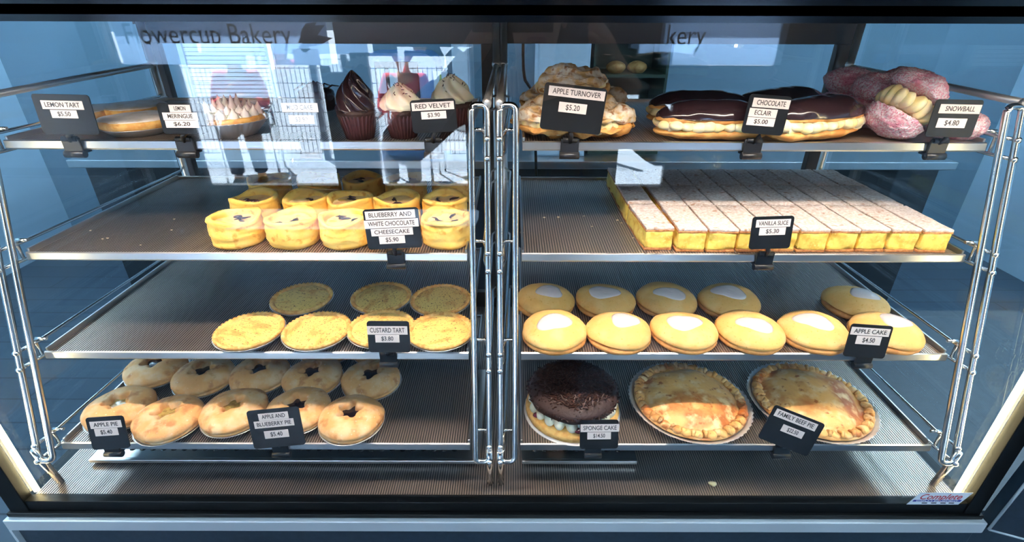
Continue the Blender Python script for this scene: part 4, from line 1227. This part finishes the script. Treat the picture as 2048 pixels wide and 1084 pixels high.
def person(name, label, loc, rz, P, top, bottom, hairm, longhair, hands):
    t = tag(empty(name, loc, rz), label, 'person')
    V = {k: Vector(v) for k, v in P.items()}
    J = {'pelvis': (V['pelvis'], (.135, .10)), 'waist': (V['pelvis'].lerp(V['chest'], .5), (.125, .095)), 'chest': (V['chest'], (.145, .105)), 'neck0': (V['neck']-Vector((0, 0, .05)), (.06, .06)), 'neck': (V['neck'], .052),
         'jaw': (V['head']+Vector((0, .018, -.065)), (.056, .060)), 'head': (V['head'], (.074, .088)), 'crown': (V['head']+Vector((0, -.012, .065)), (.066, .078))}
    E = [('pelvis', 'waist'), ('waist', 'chest'), ('chest', 'neck0'), ('neck0', 'neck'), ('neck', 'jaw'), ('jaw', 'head'), ('head', 'crown')]
    for sd in 'LR':
        J['sho'+sd] = (V['sho'+sd], .056); J['elb'+sd] = (V['elb'+sd], .043); J['wrist'+sd] = (V['wrist'+sd], .029)
        J['hip'+sd] = (V['hip'+sd], .088); J['knee'+sd] = (V['knee'+sd], .060); J['ank'+sd] = (V['ank'+sd], .040); J['toe'+sd] = (V['toe'+sd], (.040, .025))
        E += [('chest', 'sho'+sd), ('sho'+sd, 'elb'+sd), ('elb'+sd, 'wrist'+sd), ('pelvis', 'hip'+sd), ('hip'+sd, 'knee'+sd), ('knee'+sd, 'ank'+sd), ('ank'+sd, 'toe'+sd)]
        hand_chain(J, E, sd, P['wrist'+sd], *hands[sd])
    skin('body', J, E, M['skin'], t, 'pelvis')
    # clothes follow the body, slightly larger
    g = .012
    K = {k: (J[k][0], tuple(q+g for q in (J[k][1] if isinstance(J[k][1], tuple) else (J[k][1],)*2))) for k in ('pelvis', 'waist', 'chest', 'shoL', 'shoR', 'elbL', 'elbR')}
    K['hem'] = (V['pelvis']-Vector((0, 0, .12 if V['pelvis'].z > .7 else .05)), (.170, .130))
    K['pelvis'] = (V['pelvis'], (.172, .138)); K['waist'] = (J['waist'][0], (.158, .128))
    for sd in 'LR': K['elb'+sd] = (V['elb'+sd], .062)
    for sd in 'LR': K['cuff'+sd] = (V['elb'+sd].lerp(V['wrist'+sd], .80), .044)
    skin('shirt', K, [('hem', 'pelvis'), ('pelvis', 'waist'), ('waist', 'chest'), ('chest', 'shoL'), ('chest', 'shoR'), ('shoL', 'elbL'), ('shoR', 'elbR'), ('elbL', 'cuffL'), ('elbR', 'cuffR')], M[top], t, 'chest')
    tr = MB().sphere(tuple(V['pelvis']-Vector((0, 0, .01))), (.172, .134, .160 if V['pelvis'].z > .7 else .125), 3)
    for sd in 'LR':
        hp, kn, an = V['hip'+sd], V['knee'+sd], V['ank'+sd]
        tr.tube([hp.lerp(V['pelvis'], .5), hp, hp.lerp(kn, .5), kn.lerp(hp, .06), kn.lerp(an, .06), kn.lerp(an, .5), kn.lerp(an, .90)], [.085, .104, .092, .076, .074, .068, .060], 20)
    tr.build('trousers', M[bottom], t)
    for sd in 'LR':
        a, b = V['ank'+sd], V['toe'+sd]
        s_ = MB().sphere((0, 0, 0), (.046, .135, .045), 3)
        for v in s_.bm.verts: v.co.z = max(v.co.z, -.035)
        s_.build('shoe', M['darkcloth'], t, (a.lerp(b, .55).x, a.lerp(b, .55).y, min(a.z, b.z)+.004))
    h = V['head']
    hb = MB().sphere((0, 0, 0), (.092, .108, .100), 4)
    for v in hb.bm.verts:
        if v.co.y > .02 and v.co.z < .045: v.co.y = .02+(v.co.y-.02)*.1
        if longhair and v.co.z < 0 and v.co.y <= .03: v.co.z *= 2.0
    hb.jitter(.010, 24, 3).build('hair', M[hairm], t, tuple(h+Vector((0, -.022, .030))))
    for sx in (-1, 1):
        MB().sphere((0, 0, 0), .0095, 2).build('eye', M['eye'], t, tuple(h+Vector((sx*.026, .061, .004))))
        MB().sphere((0, 0, 0), (.010, .020, .030), 2).build('ear', M['skin'], t, tuple(h+Vector((sx*.068, -.004, -.012))))
    MB().sphere((0, 0, 0), (.013, .022, .024), 2).build('nose', M['skin'], t, tuple(h+Vector((0, .072, -.022))))
    MB().sphere((0, 0, 0), (.024, .010, .007), 2).build('mouth', M['lip'], t, tuple(h+Vector((0, .064, -.060))))
    return t
# the photographer, in black, both hands raised to the phone
P = dict(pelvis=(0, 0, .90), chest=(0, 0, 1.22), neck=(0, .005, 1.40), head=(0, .03, 1.50), shoL=(-.185, 0, 1.31), shoR=(.185, 0, 1.31), elbL=(-.36, .08, 1.17), elbR=(.36, .08, 1.17),
         wristL=(-.15, .235, 1.40), wristR=(.15, .235, 1.40), hipL=(-.09, 0, .84), hipR=(.09, 0, .84), kneeL=(-.10, .02, .47), kneeR=(.10, .02, .47), ankL=(-.10, 0, .085), ankR=(.10, 0, .085), toeL=(-.115, .13, .04), toeR=(.115, .13, .04))
person('person', 'person in black clothes with both arms raised to a phone, reflected in the glass', (.055, -.375, 0), 0, P, 'darkcloth', 'jean', 'hairdark', True,
       {'L': ((-.115, .275, 1.455), (.35, .25, .9), (1, .1, 0), (0, -1, .25)), 'R': ((.115, .275, 1.455), (-.35, .25, .9), (-1, .1, 0), (0, -1, .25))})
t = tag(empty('phone', (.0, -.05, 1.5)), 'black phone held up in both hands by the person in black', 'phone')
MB().box(-.076, .076, -.004, .004, -.037, .037, .003).build('case', M['black'], t)
MB().box(-.073, .073, -.0048, -.004, -.034, .034).build('screen', M['card'], t)
MB().lathe([(0, 0), (.007, 0), (.007, .002), (0, .002)], 20, M=Matrix.Translation((.0, .004, .0)) @ Matrix.Rotation(-PI/2, 4, 'X')).build('lens', M['chrome'], t)
# two seated people on aluminium chairs out on the patio
def make_chair():
    t = empty('patio_chair')
    MB().box(-.22, .22, -.21, .21, .44, .46, .006).build('seat', M['steel'], t)
    b = MB()
    for k in range(4): b.box(-.20, .20, -.235, -.222, .56+k*.075, .605+k*.075, .004)
    b.build('back_slats', M['steel'], t)
    for sx in (-1, 1):
        MB().tube([(sx*.24, .24, 0), (sx*.23, .20, .44), (sx*.23, .19, .64)], .012, 8).build('front_leg', M['chrome'], t)
        MB().tube([(sx*.24, -.26, 0), (sx*.23, -.21, .44), (sx*.21, -.235, .86)], .012, 8).build('rear_leg', M['chrome'], t)
        MB().box(sx*.23-.025, sx*.23+.025, -.22, .22, .64, .665, .006).build('armrest', M['steel'], t)
    return t
def seated(ex):
    d = dict(pelvis=(0, -.06, .54), chest=(0, -.07, .86), neck=(0, -.05, 1.04), head=(0, -.02, 1.14), shoL=(-.165, -.06, .95), shoR=(.165, -.06, .95), elbL=(-.21, .02, .69), elbR=(.21, .02, .69),
             wristL=(-.10, .20, .78), wristR=(.12, .22, .76), hipL=(-.09, .02, .52), hipR=(.09, .02, .52), kneeL=(-.10, .40, .50), kneeR=(.10, .40, .50), ankL=(-.10, .38, .085), ankR=(.10, .36, .085), toeL=(-.11, .51, .04), toeR=(.11, .49, .04))
    d.update(ex); return d
HH = {'L': ((-.065, .235, .83), (.4, .3, .8), (1, .2, 0), (0, -1, .3)), 'R': ((.095, .27, .80), (-.3, .6, .4), (0, .2, -1), (1, .2, 0))}
pa = refl(806, 150, -3.85); pb = refl(470, 150, -4.1)
c1 = make_chair(); c1.location = (pa.x, -3.85, -.01)
tag(c1, 'aluminium patio chair carrying the grey haired person in red', 'chair', None)
c2 = copy_tree(c1); c2.location = (pb.x, -4.1, -.01); c2.rotation_euler = (0, 0, -.3)
tag(c2, 'aluminium patio chair turned a little, carrying the dark haired person in red', 'chair', None)
c3 = copy_tree(c1); c3.location = (pa.x+.62, -4.20, -.01); c3.rotation_euler = (0, 0, 2.4)
tag(c3, 'empty aluminium patio chair near the grey haired person', 'chair', None)
person('person', 'grey haired person in red sitting outside with an ice cream, reflected in the glass', (pa.x, -3.85, -.01), 0, seated({}), 'redcloth', 'palecloth', 'hairgrey', False, HH)
person('person', 'dark haired person in red sitting outside on the left, reflected in the glass', (pb.x, -4.1, -.01), -.3, seated({}), 'redcloth', 'jean', 'hairdark', True, HH)
t = tag(empty('ice_cream_cone', (pa.x-.055, -3.85+.255, .81)), 'ice cream in a white paper cone held by the grey haired person', 'ice cream')
MB().lathe([(0, 0), (.006, 0), (.034, .13), (0, .13)], 24).build('cone', M['white'], t)
MB().sphere((0, 0, .155), (.042, .042, .04), 3).jitter(.008, 30, 1).build('scoop', M['choccake'], t)
